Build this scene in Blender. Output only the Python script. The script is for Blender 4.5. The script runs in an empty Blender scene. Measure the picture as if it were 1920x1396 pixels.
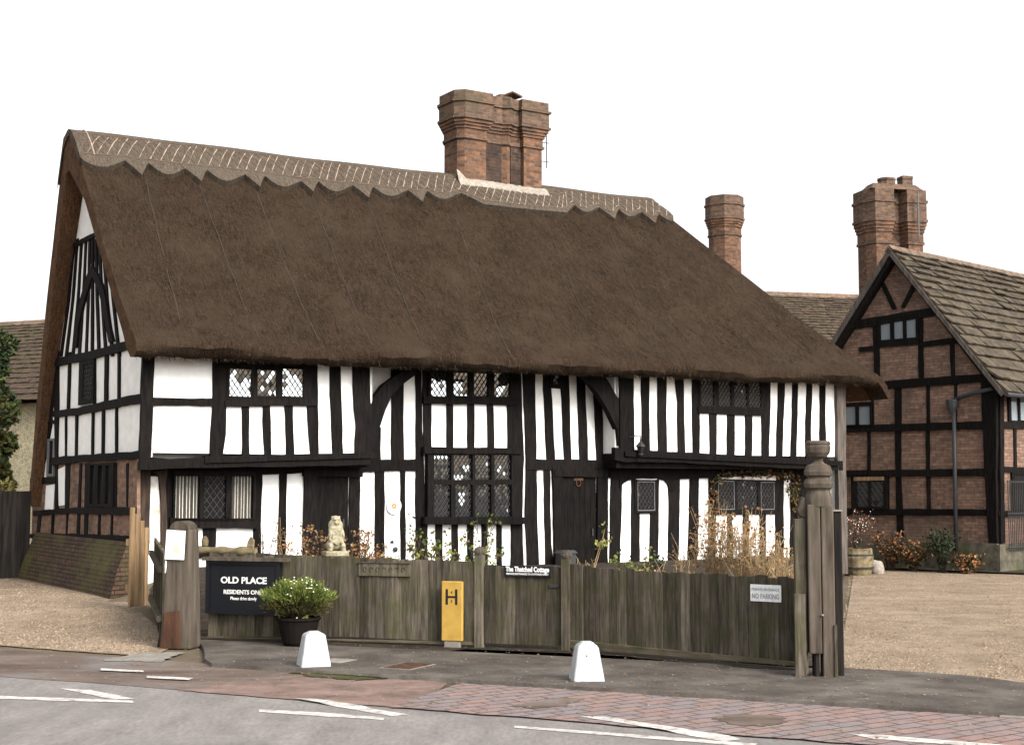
import bpy, bmesh, math, random
from mathutils import Vector, Matrix
random.seed(7)
R = math.radians
sc = bpy.context.scene
COL = sc.collection

# ------------------------------------------------------------------ camera
FPX, EYE = 2667.0, 2.0                     # focal length in photo pixels (50 mm lens), eye height
PITCH = math.atan(217 / FPX)
cam_d = bpy.data.cameras.new('camera'); cam = bpy.data.objects.new('camera', cam_d); COL.objects.link(cam)
cam_d.sensor_width = 36; cam_d.lens = FPX / 1920 * 36; cam_d.clip_end = 2000; cam_d.clip_start = .1
cam.location = (0, 0, EYE); cam.rotation_euler = (R(90) + PITCH, 0, 0)
sc.camera = cam

# ------------------------------------------------------------------ sky, sun, exposure
SUN_EL, SUN_AZ = R(36), R(138)             # azimuth clockwise from +Y: behind the camera, to its right
w = bpy.data.worlds.new('World'); sc.world = w; w.use_nodes = True
nt = w.node_tree; bg = nt.nodes['Background']
sky = nt.nodes.new('ShaderNodeTexSky'); sky.sky_type = 'NISHITA'; sky.sun_disc = False
sky.sun_elevation = SUN_EL; sky.sun_rotation = SUN_AZ; sky.dust_density = 4; sky.air_density = 1.2; sky.ozone_density = 1
hs = nt.nodes.new('ShaderNodeHueSaturation'); hs.inputs['Saturation'].default_value = .12
nt.links.new(sky.outputs[0], hs.inputs['Color']); nt.links.new(hs.outputs[0], bg.inputs['Color'])
bg.inputs['Strength'].default_value = .15
sun_d = bpy.data.lights.new('sun', 'SUN'); sun = bpy.data.objects.new('sun', sun_d); COL.objects.link(sun)
sun_d.energy = 1.35; sun_d.angle = R(22); sun_d.color = (1, .9, .77)
sdir = Vector((math.sin(SUN_AZ) * math.cos(SUN_EL), math.cos(SUN_AZ) * math.cos(SUN_EL), math.sin(SUN_EL)))
sun.rotation_euler = sdir.to_track_quat('Z', 'Y').to_euler()
vs = sc.view_settings; vs.view_transform = 'Standard'; vs.look = 'None'; vs.gamma = 1; vs.exposure = 1.18
sc.cycles.max_bounces = 6

# ------------------------------------------------------------------ survey helpers: photo measurement -> place on a known plane
def ray(px, py):
    x = (px - 960) / FPX; y = (698 - py) / FPX; c, s = math.cos(PITCH), math.sin(PITCH)
    return (x, c - s * y, s + c * y)
def atY(px, py, Y):
    r = ray(px, py); t = Y / r[1]; return (r[0] * t, Y, EYE + r[2] * t)
def atZ(px, py, z=0.0):
    r = ray(px, py); t = (z - EYE) / r[2]; return (r[0] * t, r[1] * t)
class Frame:
    """A vertical local frame: u along a wall, v into the building, z up."""
    def __init__(s, ox, oy, fx, fy):
        L = math.hypot(fx, fy); s.o = (ox, oy); s.f = (fx / L, fy / L); s.g = (-fy / L, fx / L); s.ang = math.atan2(fy, fx)
    def onV(s, px, py, v=0.0):
        r = ray(px, py); g, f, o = s.g, s.f, s.o
        t = (v + o[0] * g[0] + o[1] * g[1]) / (r[0] * g[0] + r[1] * g[1])
        x, y = r[0] * t - o[0], r[1] * t - o[1]
        return (x * f[0] + y * f[1], EYE + r[2] * t)
    def onU(s, px, py, u=0.0):
        r = ray(px, py); g, f, o = s.g, s.f, s.o
        t = (u + o[0] * f[0] + o[1] * f[1]) / (r[0] * f[0] + r[1] * f[1])
        x, y = r[0] * t - o[0], r[1] * t - o[1]
        return (x * g[0] + y * g[1], EYE + r[2] * t)
    def W(s, u, v): return (s.o[0] + u * s.f[0] + v * s.g[0], s.o[1] + u * s.f[1] + v * s.g[1])
    def L(s, x, y): x -= s.o[0]; y -= s.o[1]; return (x * s.f[0] + y * s.f[1], x * s.g[0] + y * s.g[1])

def sstep(a, b, x):
    t = min(1, max(0, (x - a) / (b - a))); return t * t * (3 - 2 * t)
CO = Frame(-6.217, 24.0, .8426, .538)                 # the thatched cottage
def terrain(x, y):
    z = .17 * sstep(17.5, 25.5, y) * sstep(-1.0, -4.5, x) * sstep(45, 30, y)
    xl, xr = -4.0 - (y - 18.9) * .43, 3.3 + (y - 15.7) * .256          # garden between the fence and the cottage front
    return z + .42 * sstep(17.5, 24, y + .2 * x) * sstep(0, .7, x - xl) * sstep(-.5, -1.4, x - xr) * sstep(44, 38, y)

# ------------------------------------------------------------------ materials
def mat_nodes(name):
    m = bpy.data.materials.new(name); m.use_nodes = True
    t = m.node_tree; return m, t, t.nodes['Principled BSDF']
def N(t, kind, **kw):
    n = t.nodes.new(kind)
    for k, v in kw.items():
        if k in n.inputs: n.inputs[k].default_value = v
        else: setattr(n, k, v)
    return n
def mixc(t, fac, a, b, mode='MIX'):
    n = t.nodes.new('ShaderNodeMix'); n.data_type = 'RGBA'; n.blend_type = mode
    for sock, val in ((n.inputs[0], fac), (n.inputs[6], a), (n.inputs[7], b)):
        if isinstance(val, (int, float)): sock.default_value = val
        elif isinstance(val, tuple): sock.default_value = (*val, 1) if len(val) == 3 else val
        else: t.links.new(val, sock)
    return n.outputs[2]
def ramp(t, fac, lo, hi):
    n = t.nodes.new('ShaderNodeMapRange'); n.inputs[1].default_value = lo; n.inputs[2].default_value = hi
    t.links.new(fac, n.inputs[0]); return n.outputs[0]
def coords(t, stretch=(1, 1, 1), uv=False):
    tc = t.nodes.new('ShaderNodeTexCoord'); mp = t.nodes.new('ShaderNodeMapping'); mp.inputs['Scale'].default_value = stretch
    t.links.new(tc.outputs['UV' if uv else 'Object'], mp.inputs[0]); return mp.outputs[0]
def noise(t, vec, scale, detail=5, rough=.6):
    n = N(t, 'ShaderNodeTexNoise', Scale=scale, Detail=detail, Roughness=rough); t.links.new(vec, n.inputs['Vector']); return n.outputs['Fac']
def bump(t, b, h, strength, dist=.02):
    n = N(t, 'ShaderNodeBump', Strength=strength, Distance=dist); t.links.new(h, n.inputs['Height']); t.links.new(n.outputs[0], b.inputs['Normal'])
def nmat(name, c1, c2, scale=8, stretch=(1, 1, 1), rough=.85, bstr=.3, c3=None, s3=1.2, lo3=.5, hi3=.72, rnd=0.0, spec=.2, fine=None, lo=.35, hi=.68, bdist=.02):
    """two-tone noise colour, optional stain colour c3 in patches, optional per-object variation"""
    m, t, b = mat_nodes(name)
    v = coords(t, stretch); n1 = noise(t, v, scale)
    c = mixc(t, ramp(t, n1, lo, hi), c1, c2)
    if fine:
        n4 = noise(t, v, fine, 3); c = mixc(t, ramp(t, n4, .3, .7), mixc(t, 1.0, c, (.83, .83, .83), 'MULTIPLY'), mixc(t, 1.0, c, (1.15, 1.15, 1.15), 'MULTIPLY'))
    if c3:
        v2 = coords(t); n3 = noise(t, v2, s3, 6, .65); c = mixc(t, ramp(t, n3, lo3, hi3), c, c3)
    if rnd:
        oi = t.nodes.new('ShaderNodeObjectInfo'); k = t.nodes.new('ShaderNodeMapRange')
        k.inputs[3].default_value = 1 - rnd; k.inputs[4].default_value = 1 + rnd; t.links.new(oi.outputs['Random'], k.inputs[0])
        c = mixc(t, 1.0, c, k.outputs[0], 'MULTIPLY')
    t.links.new(c, b.inputs['Base Color']); b.inputs['Roughness'].default_value = rough; b.inputs['Specular IOR Level'].default_value = spec
    if bstr: bump(t, b, n1 if not fine else n4, bstr, bdist)
    return m
def brickmat(name, c1, c2, mortar, stain=None, bw=.225, rh=.075, ms=.007, lo=.52, hi=.75, s3=1.1):
    m, t, b = mat_nodes(name); uv = coords(t, uv=True)
    br = N(t, 'ShaderNodeTexBrick', Scale=1.0); t.links.new(uv, br.inputs['Vector'])
    br.inputs['Brick Width'].default_value = bw; br.inputs['Row Height'].default_value = rh; br.inputs['Mortar Size'].default_value = ms
    br.inputs['Mortar Smooth'].default_value = .3; br.inputs['Bias'].default_value = -.1
    br.inputs['Color1'].default_value = (*c1, 1); br.inputs['Color2'].default_value = (*c2, 1); br.inputs['Mortar'].default_value = (*mortar, 1)
    v = coords(t); n1 = noise(t, v, 9); c = mixc(t, ramp(t, n1, .3, .7), mixc(t, 1.0, br.outputs['Color'], (.55, .52, .5), 'MULTIPLY'), br.outputs['Color'])
    if stain: n3 = noise(t, v, s3, 6, .7); c = mixc(t, ramp(t, n3, lo, hi), c, stain)
    t.links.new(c, b.inputs['Base Color']); b.inputs['Roughness'].default_value = .92; b.inputs['Specular IOR Level'].default_value = .15
    inv = t.nodes.new('ShaderNodeMath'); inv.operation = 'SUBTRACT'; inv.inputs[0].default_value = 1; t.links.new(br.outputs['Fac'], inv.inputs[1])
    bump(t, b, inv.outputs[0], .6, .012); return m
def plain(name, c, rough=.6, metal=0, spec=.3):
    m, t, b = mat_nodes(name); b.inputs['Base Color'].default_value = (*c, 1); b.inputs['Roughness'].default_value = rough
    b.inputs['Metallic'].default_value = metal; b.inputs['Specular IOR Level'].default_value = spec
    v = coords(t); n1 = noise(t, v, 14); t.links.new(mixc(t, ramp(t, n1, .3, .7), tuple(x * .8 for x in c), tuple(min(1, x * 1.12) for x in c)), b.inputs['Base Color']); return m
def glassmat(name, dark, fac, clear=False):
    m = bpy.data.materials.new(name); m.use_nodes = True; t = m.node_tree; t.nodes.remove(t.nodes['Principled BSDF'])
    out = [n for n in t.nodes if n.type == 'OUTPUT_MATERIAL'][0]
    gl = N(t, 'ShaderNodeBsdfGlossy', Roughness=.03); gl.inputs[0].default_value = (.9, .94, .95, 1)
    if clear: df = N(t, 'ShaderNodeBsdfTransparent'); df.inputs[0].default_value = (.8, .82, .8, 1)
    else: df = N(t, 'ShaderNodeBsdfDiffuse'); df.inputs[0].default_value = (*dark, 1)
    mx = t.nodes.new('ShaderNodeMixShader'); mx.inputs[0].default_value = fac
    t.links.new(df.outputs[0], mx.inputs[1]); t.links.new(gl.outputs[0], mx.inputs[2]); t.links.new(mx.outputs[0], out.inputs[0]); return m

M = {}
M['timber'] = nmat('black_timber', (.0035, .003, .003), (.011, .009, .008), 22, (1, 1, .15), .8, .4, c3=(.018, .013, .011), s3=2.5, lo3=.6, hi3=.8, rnd=.25, spec=.08)
M['old_timber'] = nmat('brown_timber', (.02, .014, .011), (.06, .04, .03), 18, (1, 1, .12), .85, .5, rnd=.2)
M['grey_timber'] = nmat('grey_timber', (.05, .042, .036), (.12, .1, .088), 18, (1, 1, .1), .85, .5)
M['plaster'] = nmat('white_plaster', (.76, .75, .72), (.86, .855, .84), 5, rough=.9, bstr=.25, c3=(.68, .65, .6), s3=1.7, lo3=.58, hi3=.85)
M['stained_plaster'] = nmat('stained_plaster', (.55, .5, .46), (.78, .76, .73), 9, rough=.9, bstr=.3, c3=(.4, .26, .18), s3=4, lo3=.52, hi3=.8)
M['thatch'] = None
M['cottage_brick'] = brickmat('cottage_brick', (.3, .18, .125), (.16, .1, .074), (.2, .17, .14), stain=(.075, .058, .046))
M['mossy_brick'] = brickmat('mossy_brick', (.1, .058, .04), (.06, .04, .03), (.025, .022, .016), stain=(.078, .078, .026), lo=.45, hi=.75, s3=.8, ms=.012)
M['chimney_brick'] = brickmat('chimney_brick', (.23, .118, .068), (.09, .055, .042), (.15, .125, .1), stain=(.06, .048, .04), lo=.5, hi=.78, s3=1.6)
M['sooty_brick'] = brickmat('sooty_brick', (.11, .065, .045), (.05, .034, .03), (.12, .1, .085), stain=(.02, .016, .014), lo=.45, hi=.75)
M['weathered_brick'] = brickmat('weathered_brick', (.19, .115, .078), (.085, .058, .045), (.16, .135, .11), stain=(.085, .075, .048), lo=.52, hi=.8)
M['house_brick'] = brickmat('house_brick', (.29, .175, .128), (.145, .098, .078), (.13, .105, .085), stain=(.075, .06, .045), lo=.5, hi=.78, s3=.7)
M['stone_base'] = nmat('stone_base', (.05, .045, .035), (.13, .115, .085), 5, c3=(.05, .06, .02), s3=2)
M['stone_slab'] = nmat('stone_slab', (.034, .028, .021), (.105, .083, .06), 4, rough=.95, bstr=.5, c3=(.07, .067, .025), s3=2.2, lo3=.55, hi3=.75, fine=30)
M['clay_tile'] = nmat('clay_tile', (.04, .03, .023), (.095, .067, .047), 6, rough=.95, bstr=.4, c3=(.055, .055, .025), s3=1.2)
M['ridge_tile'] = nmat('ridge_tile', (.1, .075, .055), (.2, .135, .095), 6, c3=(.1, .07, .05))
M['mortar'] = nmat('mortar_fillet', (.2, .175, .145), (.33, .295, .25), 12)
M['lead'] = plain('lead', (.035, .036, .038), .6, spec=.15)
M['iron'] = plain('iron', (.03, .03, .03), .6)
M['pipe'] = plain('painted_pipe', (.035, .037, .042), .5)
M['glass'] = glassmat('dark_glass', (.008, .008, .01), .42)
M['dim_glass'] = glassmat('dim_glass', (.012, .011, .011), .06)
M['clear'] = glassmat('clear_glass', (0, 0, 0), .06, True)
M['sky_glass'] = glassmat('sky_tint_glass', (.2, .235, .26), .22)  # pale diffuse colour stands in for sky reflected in the panes
M['curtain'] = nmat('net_curtain', (.075, .06, .05), (.17, .14, .12), 16, (1, 1, .05), .95, 0)
M['pale_frame'] = plain('pale_frame', (.12, .125, .13), .6)
M['white_paint'] = nmat('white_paint', (.37, .38, .39), (.47, .478, .485), 7, rough=.55, bstr=.15, c3=(.27, .26, .225), s3=9, lo3=.62, hi3=.82, spec=.2)
M['fence'] = nmat('fence_board', (.046, .039, .031), (.135, .114, .089), 26, (1, 1, .09), .95, .6, c3=(.056, .056, .026), s3=3.2, lo3=.43, hi3=.75, rnd=.4, spec=.05)
M['fence_rail'] = nmat('fence_rail', (.075, .063, .042), (.14, .12, .085), 20, (.15, 1, 1), .95, .4, c3=(.05, .048, .022), s3=3, lo3=.5, hi3=.75, spec=.05)
M['dark_fence'] = nmat('dark_fence', (.01, .0085, .0075), (.034, .028, .024), 13, (1, 1, .08), .92, .6, rnd=.3)
M['gate_post'] = nmat('gate_post_wood', (.045, .036, .028), (.115, .094, .076), 12, (1, 1, .1), .94, .6, spec=.08, c3=(.07, .068, .045), s3=3, lo3=.52, hi3=.75, rnd=.15)
M['pale_wood'] = nmat('pale_wood', (.13, .085, .045), (.3, .2, .11), 15, (1, 1, .08), .9, .5)
M['rust'] = nmat('rusty_wood', (.035, .018, .011), (.095, .046, .026), 9, (1, 1, .2), .9, .5)
M['log'] = nmat('log', (.07, .052, .03), (.25, .195, .12), 9, (.4, 1, 1), .9, .6, c3=(.1, .1, .04), s3=3)
M['sign_black'] = plain('sign_black', (.008, .009, .012), .45)
M['sign_white'] = plain('sign_white', (.83, .84, .84), .5)
M['letter'] = plain('letter_white', (.75, .75, .73), .5)
M['grey_letter'] = plain('letter_grey', (.33, .33, .33), .6)
M['faint_letter'] = plain('letter_faint', (.27, .27, .285), .6)
M['black_letter'] = plain('letter_black', (.012, .01, .008), .5)
M['yellow'] = nmat('hydrant_yellow', (.36, .22, .045), (.45, .285, .065), 8, rough=.7, bstr=.15, c3=(.32, .19, .06), s3=4, lo3=.55, hi3=.8)
M['stone'] = nmat('lichen_stone', (.2, .18, .12), (.42, .38, .27), 22, rough=.95, bstr=.6, c3=(.16, .14, .08), s3=9)
M['pot'] = plain('dark_pot', (.012, .009, .008), .9, spec=.05)
M['plaque'] = plain('plaque_white', (.75, .74, .73), .35)
M['orange'] = plain('plaque_orange', (.6, .22, .08), .5)
M['asphalt'] = nmat('asphalt', (.16, .146, .137), (.225, .208, .197), 3, (1, .3, 1), .93, .25, c3=(.125, .114, .107), s3=.5, lo3=.5, hi3=.8, fine=26, bdist=.006)
M['pavement'] = nmat('pavement_asphalt', (.06, .051, .044), (.105, .092, .08), 2.2, rough=.95, spec=.1, bstr=.3, c3=(.16, .143, .126), s3=.9, lo3=.5, hi3=.74, fine=28, bdist=.008)
M['tarmac_r'] = nmat('reddish_tarmac', (.13, .098, .085), (.19, .15, .132), 4, rough=.93, bstr=.3, c3=(.1, .085, .08), s3=1, fine=28, bdist=.008)
M['tarmac_l'] = nmat('earthy_tarmac', (.075, .052, .04), (.16, .125, .105), 1.8, (.35, 1, 1), .93, .3, c3=(.15, .14, .135), s3=.8, lo3=.5, hi3=.68, fine=28, bdist=.008)
M['red_tarmac'] = nmat('red_tarmac', (.15, .1, .084), (.235, .163, .142), 3, (.4, 1, 1), .93, .3, c3=(.1, .073, .058), s3=1.9, lo3=.46, hi3=.68, fine=28, bdist=.008)
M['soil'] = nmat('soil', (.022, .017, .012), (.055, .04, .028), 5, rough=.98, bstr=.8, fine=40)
M['earth'] = nmat('ground_earth', (.09, .07, .048), (.14, .11, .075), .6, rough=.98, bstr=.4, c3=(.06, .065, .03), s3=.2)
M['line'] = nmat('road_paint', (.4, .375, .35), (.62, .59, .555), 12, rough=.8, bstr=.1, c3=(.22, .203, .19), s3=9, lo3=.46, hi3=.68)
M['moss'] = nmat('moss', (.03, .034, .012), (.07, .07, .025), 14, rough=1, bstr=.8)
M['concrete'] = nmat('concrete', (.17, .155, .135), (.25, .23, .2), 5, rough=.93)
M['wire'] = plain('wire', (.075, .063, .052), .8, spec=.1)
M['hazel'] = plain('hazel_spar', (.33, .255, .2), .85, spec=.05)
M['dark_spar'] = plain('dark_spar', (.13, .1, .078), .9, spec=.05)
M['dry1'] = nmat('dry_leaf', (.14, .06, .025), (.3, .15, .065), 9, bstr=0, rnd=.1)
M['dry2'] = nmat('dry_stem', (.22, .15, .08), (.4, .29, .16), 9, bstr=0)
M['twig'] = plain('twig', (.05, .034, .024), .9)
M['green1'] = nmat('leaf_green', (.035, .055, .014), (.1, .125, .035), 6, bstr=0)
M['green2'] = nmat('leaf_bright', (.085, .115, .018), (.21, .24, .055), 6, bstr=0)
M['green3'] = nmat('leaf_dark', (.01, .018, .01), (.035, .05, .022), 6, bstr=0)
M['olive'] = nmat('leaf_olive', (.045, .04, .014), (.13, .085, .028), 6, bstr=0)
M['yellowleaf'] = nmat('leaf_yellow', (.24, .22, .06), (.42, .36, .15), 6, bstr=0)
M['petal'] = plain('petal', (.8, .79, .68), .8)
M['pinkleaf'] = plain('pinkleaf', (.33, .17, .14), .8)

def thatch_mat(name, c1, c2, c3):
    m, t, b = mat_nodes(name)
    v = coords(t, (1, .16, .16)); n1 = noise(t, v, 34, 6, .7); v2 = coords(t); n2 = noise(t, v2, 1.1, 6, .7); n3 = noise(t, v2, 24, 5, .75); n5 = noise(t, coords(t, (1, .5, .5)), 6, 5, .7)
    c = mixc(t, ramp(t, n1, .36, .66), c1, c2)
    c = mixc(t, ramp(t, n3, .35, .68), mixc(t, 1.0, c, (.5, .48, .48), 'MULTIPLY'), mixc(t, 1.0, c, (1.4, 1.36, 1.3), 'MULTIPLY'))
    c = mixc(t, ramp(t, n5, .4, .75), c, mixc(t, 1.0, c, (.8, .78, .76), 'MULTIPLY'))
    c = mixc(t, ramp(t, n2, .45, .8), c, c3)
    t.links.new(c, b.inputs['Base Color']); b.inputs['Roughness'].default_value = .97; b.inputs['Specular IOR Level'].default_value = .1
    ad = t.nodes.new('ShaderNodeMath'); ad.operation = 'ADD'; t.links.new(n1, ad.inputs[0]); t.links.new(n3, ad.inputs[1])
    bump(t, b, ad.outputs[0], .75, .035); return m
M['thatch'] = thatch_mat('thatch', (.0165, .0108, .007), (.049, .0318, .0203), (.045, .0325, .0215))
M['ridge_thatch'] = thatch_mat('ridge_thatch', (.062, .05, .04), (.13, .107, .084), (.09, .076, .06))
M['reed_ends'] = thatch_mat('reed_ends', (.06, .033, .018), (.14, .078, .042), (.085, .05, .03))
M['straw'] = nmat('straw', (.014, .0095, .006), (.095, .068, .044), 40, bstr=0, lo=.3, hi=.75)

def gravelmat(name, c1, c2, c3):
    m, t, b = mat_nodes(name); v = coords(t); n1 = noise(t, v, .7, 8, .72); n2 = noise(t, v, 13, 6, .8); n3 = noise(t, v, 1.7, 8, .78); n4 = noise(t, v, 95, 2)
    c = mixc(t, ramp(t, n1, .35, .68), c1, c2); c = mixc(t, ramp(t, n3, .45, .72), c, c3)
    c = mixc(t, ramp(t, n2, .3, .7), mixc(t, 1.0, c, (.7, .68, .66), 'MULTIPLY'), mixc(t, 1.0, c, (1.22, 1.22, 1.22), 'MULTIPLY'))
    c = mixc(t, ramp(t, n4, .3, .7), mixc(t, 1.0, c, (.72, .72, .72), 'MULTIPLY'), mixc(t, 1.0, c, (1.25, 1.25, 1.25), 'MULTIPLY'))
    t.links.new(c, b.inputs['Base Color']); b.inputs['Roughness'].default_value = .97; b.inputs['Specular IOR Level'].default_value = .1
    ad = t.nodes.new('ShaderNodeMath'); ad.operation = 'ADD'; t.links.new(n2, ad.inputs[0]); t.links.new(n4, ad.inputs[1]); bump(t, b, ad.outputs[0], .7, .02); return m
def paver_mat():
    m, t, b = mat_nodes('block_pavers')
    uv = coords(t, uv=True)
    br = N(t, 'ShaderNodeTexBrick', Scale=1.0); t.links.new(uv, br.inputs['Vector'])
    br.inputs['Brick Width'].default_value = .34; br.inputs['Row Height'].default_value = .17; br.inputs['Mortar Size'].default_value = .015; br.inputs['Mortar Smooth'].default_value = .4
    br.inputs['Color1'].default_value = (.255, .182, .16, 1); br.inputs['Color2'].default_value = (.2, .185, .19, 1); br.inputs['Mortar'].default_value = (.085, .07, .06, 1)
    v = coords(t); n1 = noise(t, v, 6); n3 = noise(t, v, 1.4, 6, .7); n2 = noise(t, v, 70, 2); n4 = noise(t, v, .8)
    c = mixc(t, ramp(t, n4, .4, .62), br.outputs['Color'], mixc(t, 1.0, br.outputs['Color'], (1.15, .98, .95), 'MULTIPLY'))
    c = mixc(t, ramp(t, n1, .3, .7), mixc(t, 1.0, c, (.75, .75, .76), 'MULTIPLY'), c)
    c = mixc(t, ramp(t, n2, .3, .7), mixc(t, 1.0, c, (.8, .8, .8), 'MULTIPLY'), mixc(t, 1.0, c, (1.15, 1.15, 1.15), 'MULTIPLY'))
    c = mixc(t, ramp(t, n3, .57, .75), c, (.1, .082, .06))
    t.links.new(c, b.inputs['Base Color']); b.inputs['Roughness'].default_value = .9; b.inputs['Specular IOR Level'].default_value = .2
    bump(t, b, br.outputs['Fac'], -.5, .01); return m
M['pavers'] = paver_mat()
M['gravel'] = gravelmat('gravel', (.22, .168, .12), (.36, .288, .215), (.15, .112, .08))

# ------------------------------------------------------------------ mesh building
def link(o, parent=None):
    COL.objects.link(o)
    if parent: o.parent = parent
    return o
def tag(o, label=None, cat=None, group=None, kind=None):
    for k, v in (('label', label), ('category', cat), ('group', group), ('kind', kind)):
        if v: o[k] = v
    return o
def thing(name, label, cat, loc=(0, 0, 0), rz=0, group=None):
    o = bpy.data.objects.new(name, None); COL.objects.link(o); o.location = loc; o.rotation_euler = (0, 0, rz); o.empty_display_size = .2
    return tag(o, label, cat, group)
class MB:
    def __init__(s): s.v = []; s.f = []; s.m = []
    def add(s, vs, fs, mi=0):
        b = len(s.v); s.v += [tuple(p) for p in vs]; s.f += [tuple(i + b for i in f) for f in fs]; s.m += [mi] * len(fs); return s
    def box(s, x0, x1, y0, y1, z0, z1, mi=0):
        return s.add([(x0, y0, z0), (x1, y0, z0), (x1, y1, z0), (x0, y1, z0), (x0, y0, z1), (x1, y0, z1), (x1, y1, z1), (x0, y1, z1)],
                     [(0, 3, 2, 1), (4, 5, 6, 7), (0, 1, 5, 4), (1, 2, 6, 5), (2, 3, 7, 6), (3, 0, 4, 7)], mi)
    def prism(s, a, b, mi=0):
        """two matching outlines (lists of 3D points), capped"""
        n = len(a)
        return s.add(list(a) + list(b), [tuple(reversed(range(n))), tuple(range(n, 2 * n))] + [(i, (i + 1) % n, n + (i + 1) % n, n + i) for i in range(n)], mi)
    def tube(s, pts, r, seg=6, mi=0, r2=None, radii=None):
        pts = [Vector(p) for p in pts]; n = len(pts); rings = []
        for i, p in enumerate(pts):
            d = (pts[min(i + 1, n - 1)] - pts[max(i - 1, 0)]); d = d.normalized() if d.length > 1e-9 else Vector((0, 0, 1))
            a = d.cross(Vector((0, 0, 1)) if abs(d.z) < .9 else Vector((1, 0, 0))).normalized(); b = d.cross(a)
            rr = radii[i] if radii else r if r2 is None else r + (r2 - r) * i / max(1, n - 1)
            rings.append([p + a * rr * math.cos(6.2832 * k / seg) + b * rr * math.sin(6.2832 * k / seg) for k in range(seg)])
        vs = [q for rg in rings for q in rg]; fs = []
        for i in range(n - 1):
            for k in range(seg): fs.append((i * seg + k, i * seg + (k + 1) % seg, (i + 1) * seg + (k + 1) % seg, (i + 1) * seg + k))
        fs += [tuple(reversed(range(seg))), tuple(range((n - 1) * seg, n * seg))]
        return s.add(vs, fs, mi)
    def lathe(s, prof, c=(0, 0, 0), seg=20, mi=0, sq=0.0, rot=0.0):
        """profile [(r, z)]; sq > 0 squares the section"""
        vs = []; fs = []
        for r, z in prof:
            for k in range(seg):
                a = 6.2832 * k / seg + rot; q = 1.0
                if sq: m = max(abs(math.cos(a - rot)), abs(math.sin(a - rot))); q = (1 - sq) + sq / m
                vs.append((c[0] + r * q * math.cos(a), c[1] + r * q * math.sin(a), c[2] + z))
        n = len(prof)
        for i in range(n - 1):
            for k in range(seg): fs.append((i * seg + k, i * seg + (k + 1) % seg, (i + 1) * seg + (k + 1) % seg, (i + 1) * seg + k))
        fs += [tuple(reversed(range(seg))), tuple(range((n - 1) * seg, n * seg))]
        return s.add(vs, fs, mi)
    def grid(s, rows, mi=0, flip=False):
        n, k = len(rows), len(rows[0]); fs = []
        for i in range(n - 1):
            for j in range(k - 1):
                q = (i * k + j, i * k + j + 1, (i + 1) * k + j + 1, (i + 1) * k + j); fs.append(q[::-1] if flip else q)
        return s.add([p for r in rows for p in r], fs, mi)
    def build(s, name, mats, parent=None, smooth=False, uv=True):
        me = bpy.data.meshes.new(name); me.from_pydata(s.v, [], s.f); me.update()
        for m in (mats if isinstance(mats, (list, tuple)) else [mats]): me.materials.append(M[m] if isinstance(m, str) else m)
        if any(s.m): me.polygons.foreach_set('material_index', s.m)
        if smooth: me.polygons.foreach_set('use_smooth', [True] * len(s.f))
        if uv:
            ul = me.uv_layers.new(name='UVMap').data
            for p in me.polygons:
                n = p.normal
                if abs(n.z) > .75:
                    for li in p.loop_indices: c = me.vertices[me.loops[li].vertex_index].co; ul[li].uv = (c.x, c.y)
                else:
                    h = math.hypot(n.x, n.y); tx, ty = -n.y / h, n.x / h; k = 1 / max(.3, h)
                    for li in p.loop_indices: c = me.vertices[me.loops[li].vertex_index].co; ul[li].uv = (c.x * tx + c.y * ty, c.z * k)
        return link(bpy.data.objects.new(name, me), parent)

def resample(rows, step=.2, jit=.005):
    """rows of (key, a, b) -> finer rows with hand-hewn wobble"""
    out = []
    for (k0, a0, b0), (k1, a1, b1) in zip(rows, rows[1:]):
        n = max(1, int(abs(k1 - k0) / step))
        for i in range(n): t = i / n; out.append((k0 + (k1 - k0) * t, a0 + (a1 - a0) * t, b0 + (b1 - b0) * t))
    out.append(rows[-1])
    ja, jb = random.uniform(0, 6), random.uniform(0, 6); j = lambda k, p: jit * (math.sin(k * 5.3 + p) + .6 * math.sin(k * 13 + p * 2)) + random.uniform(-jit, jit) * .4
    return [(k, a + j(k, ja), b + j(k, jb)) for k, a, b in out]

def bevel(o, wd=.008, seg=1):
    md = o.modifiers.new('bevel', 'BEVEL'); md.width = wd; md.segments = seg; md.limit_method = 'ANGLE'; return o

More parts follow.
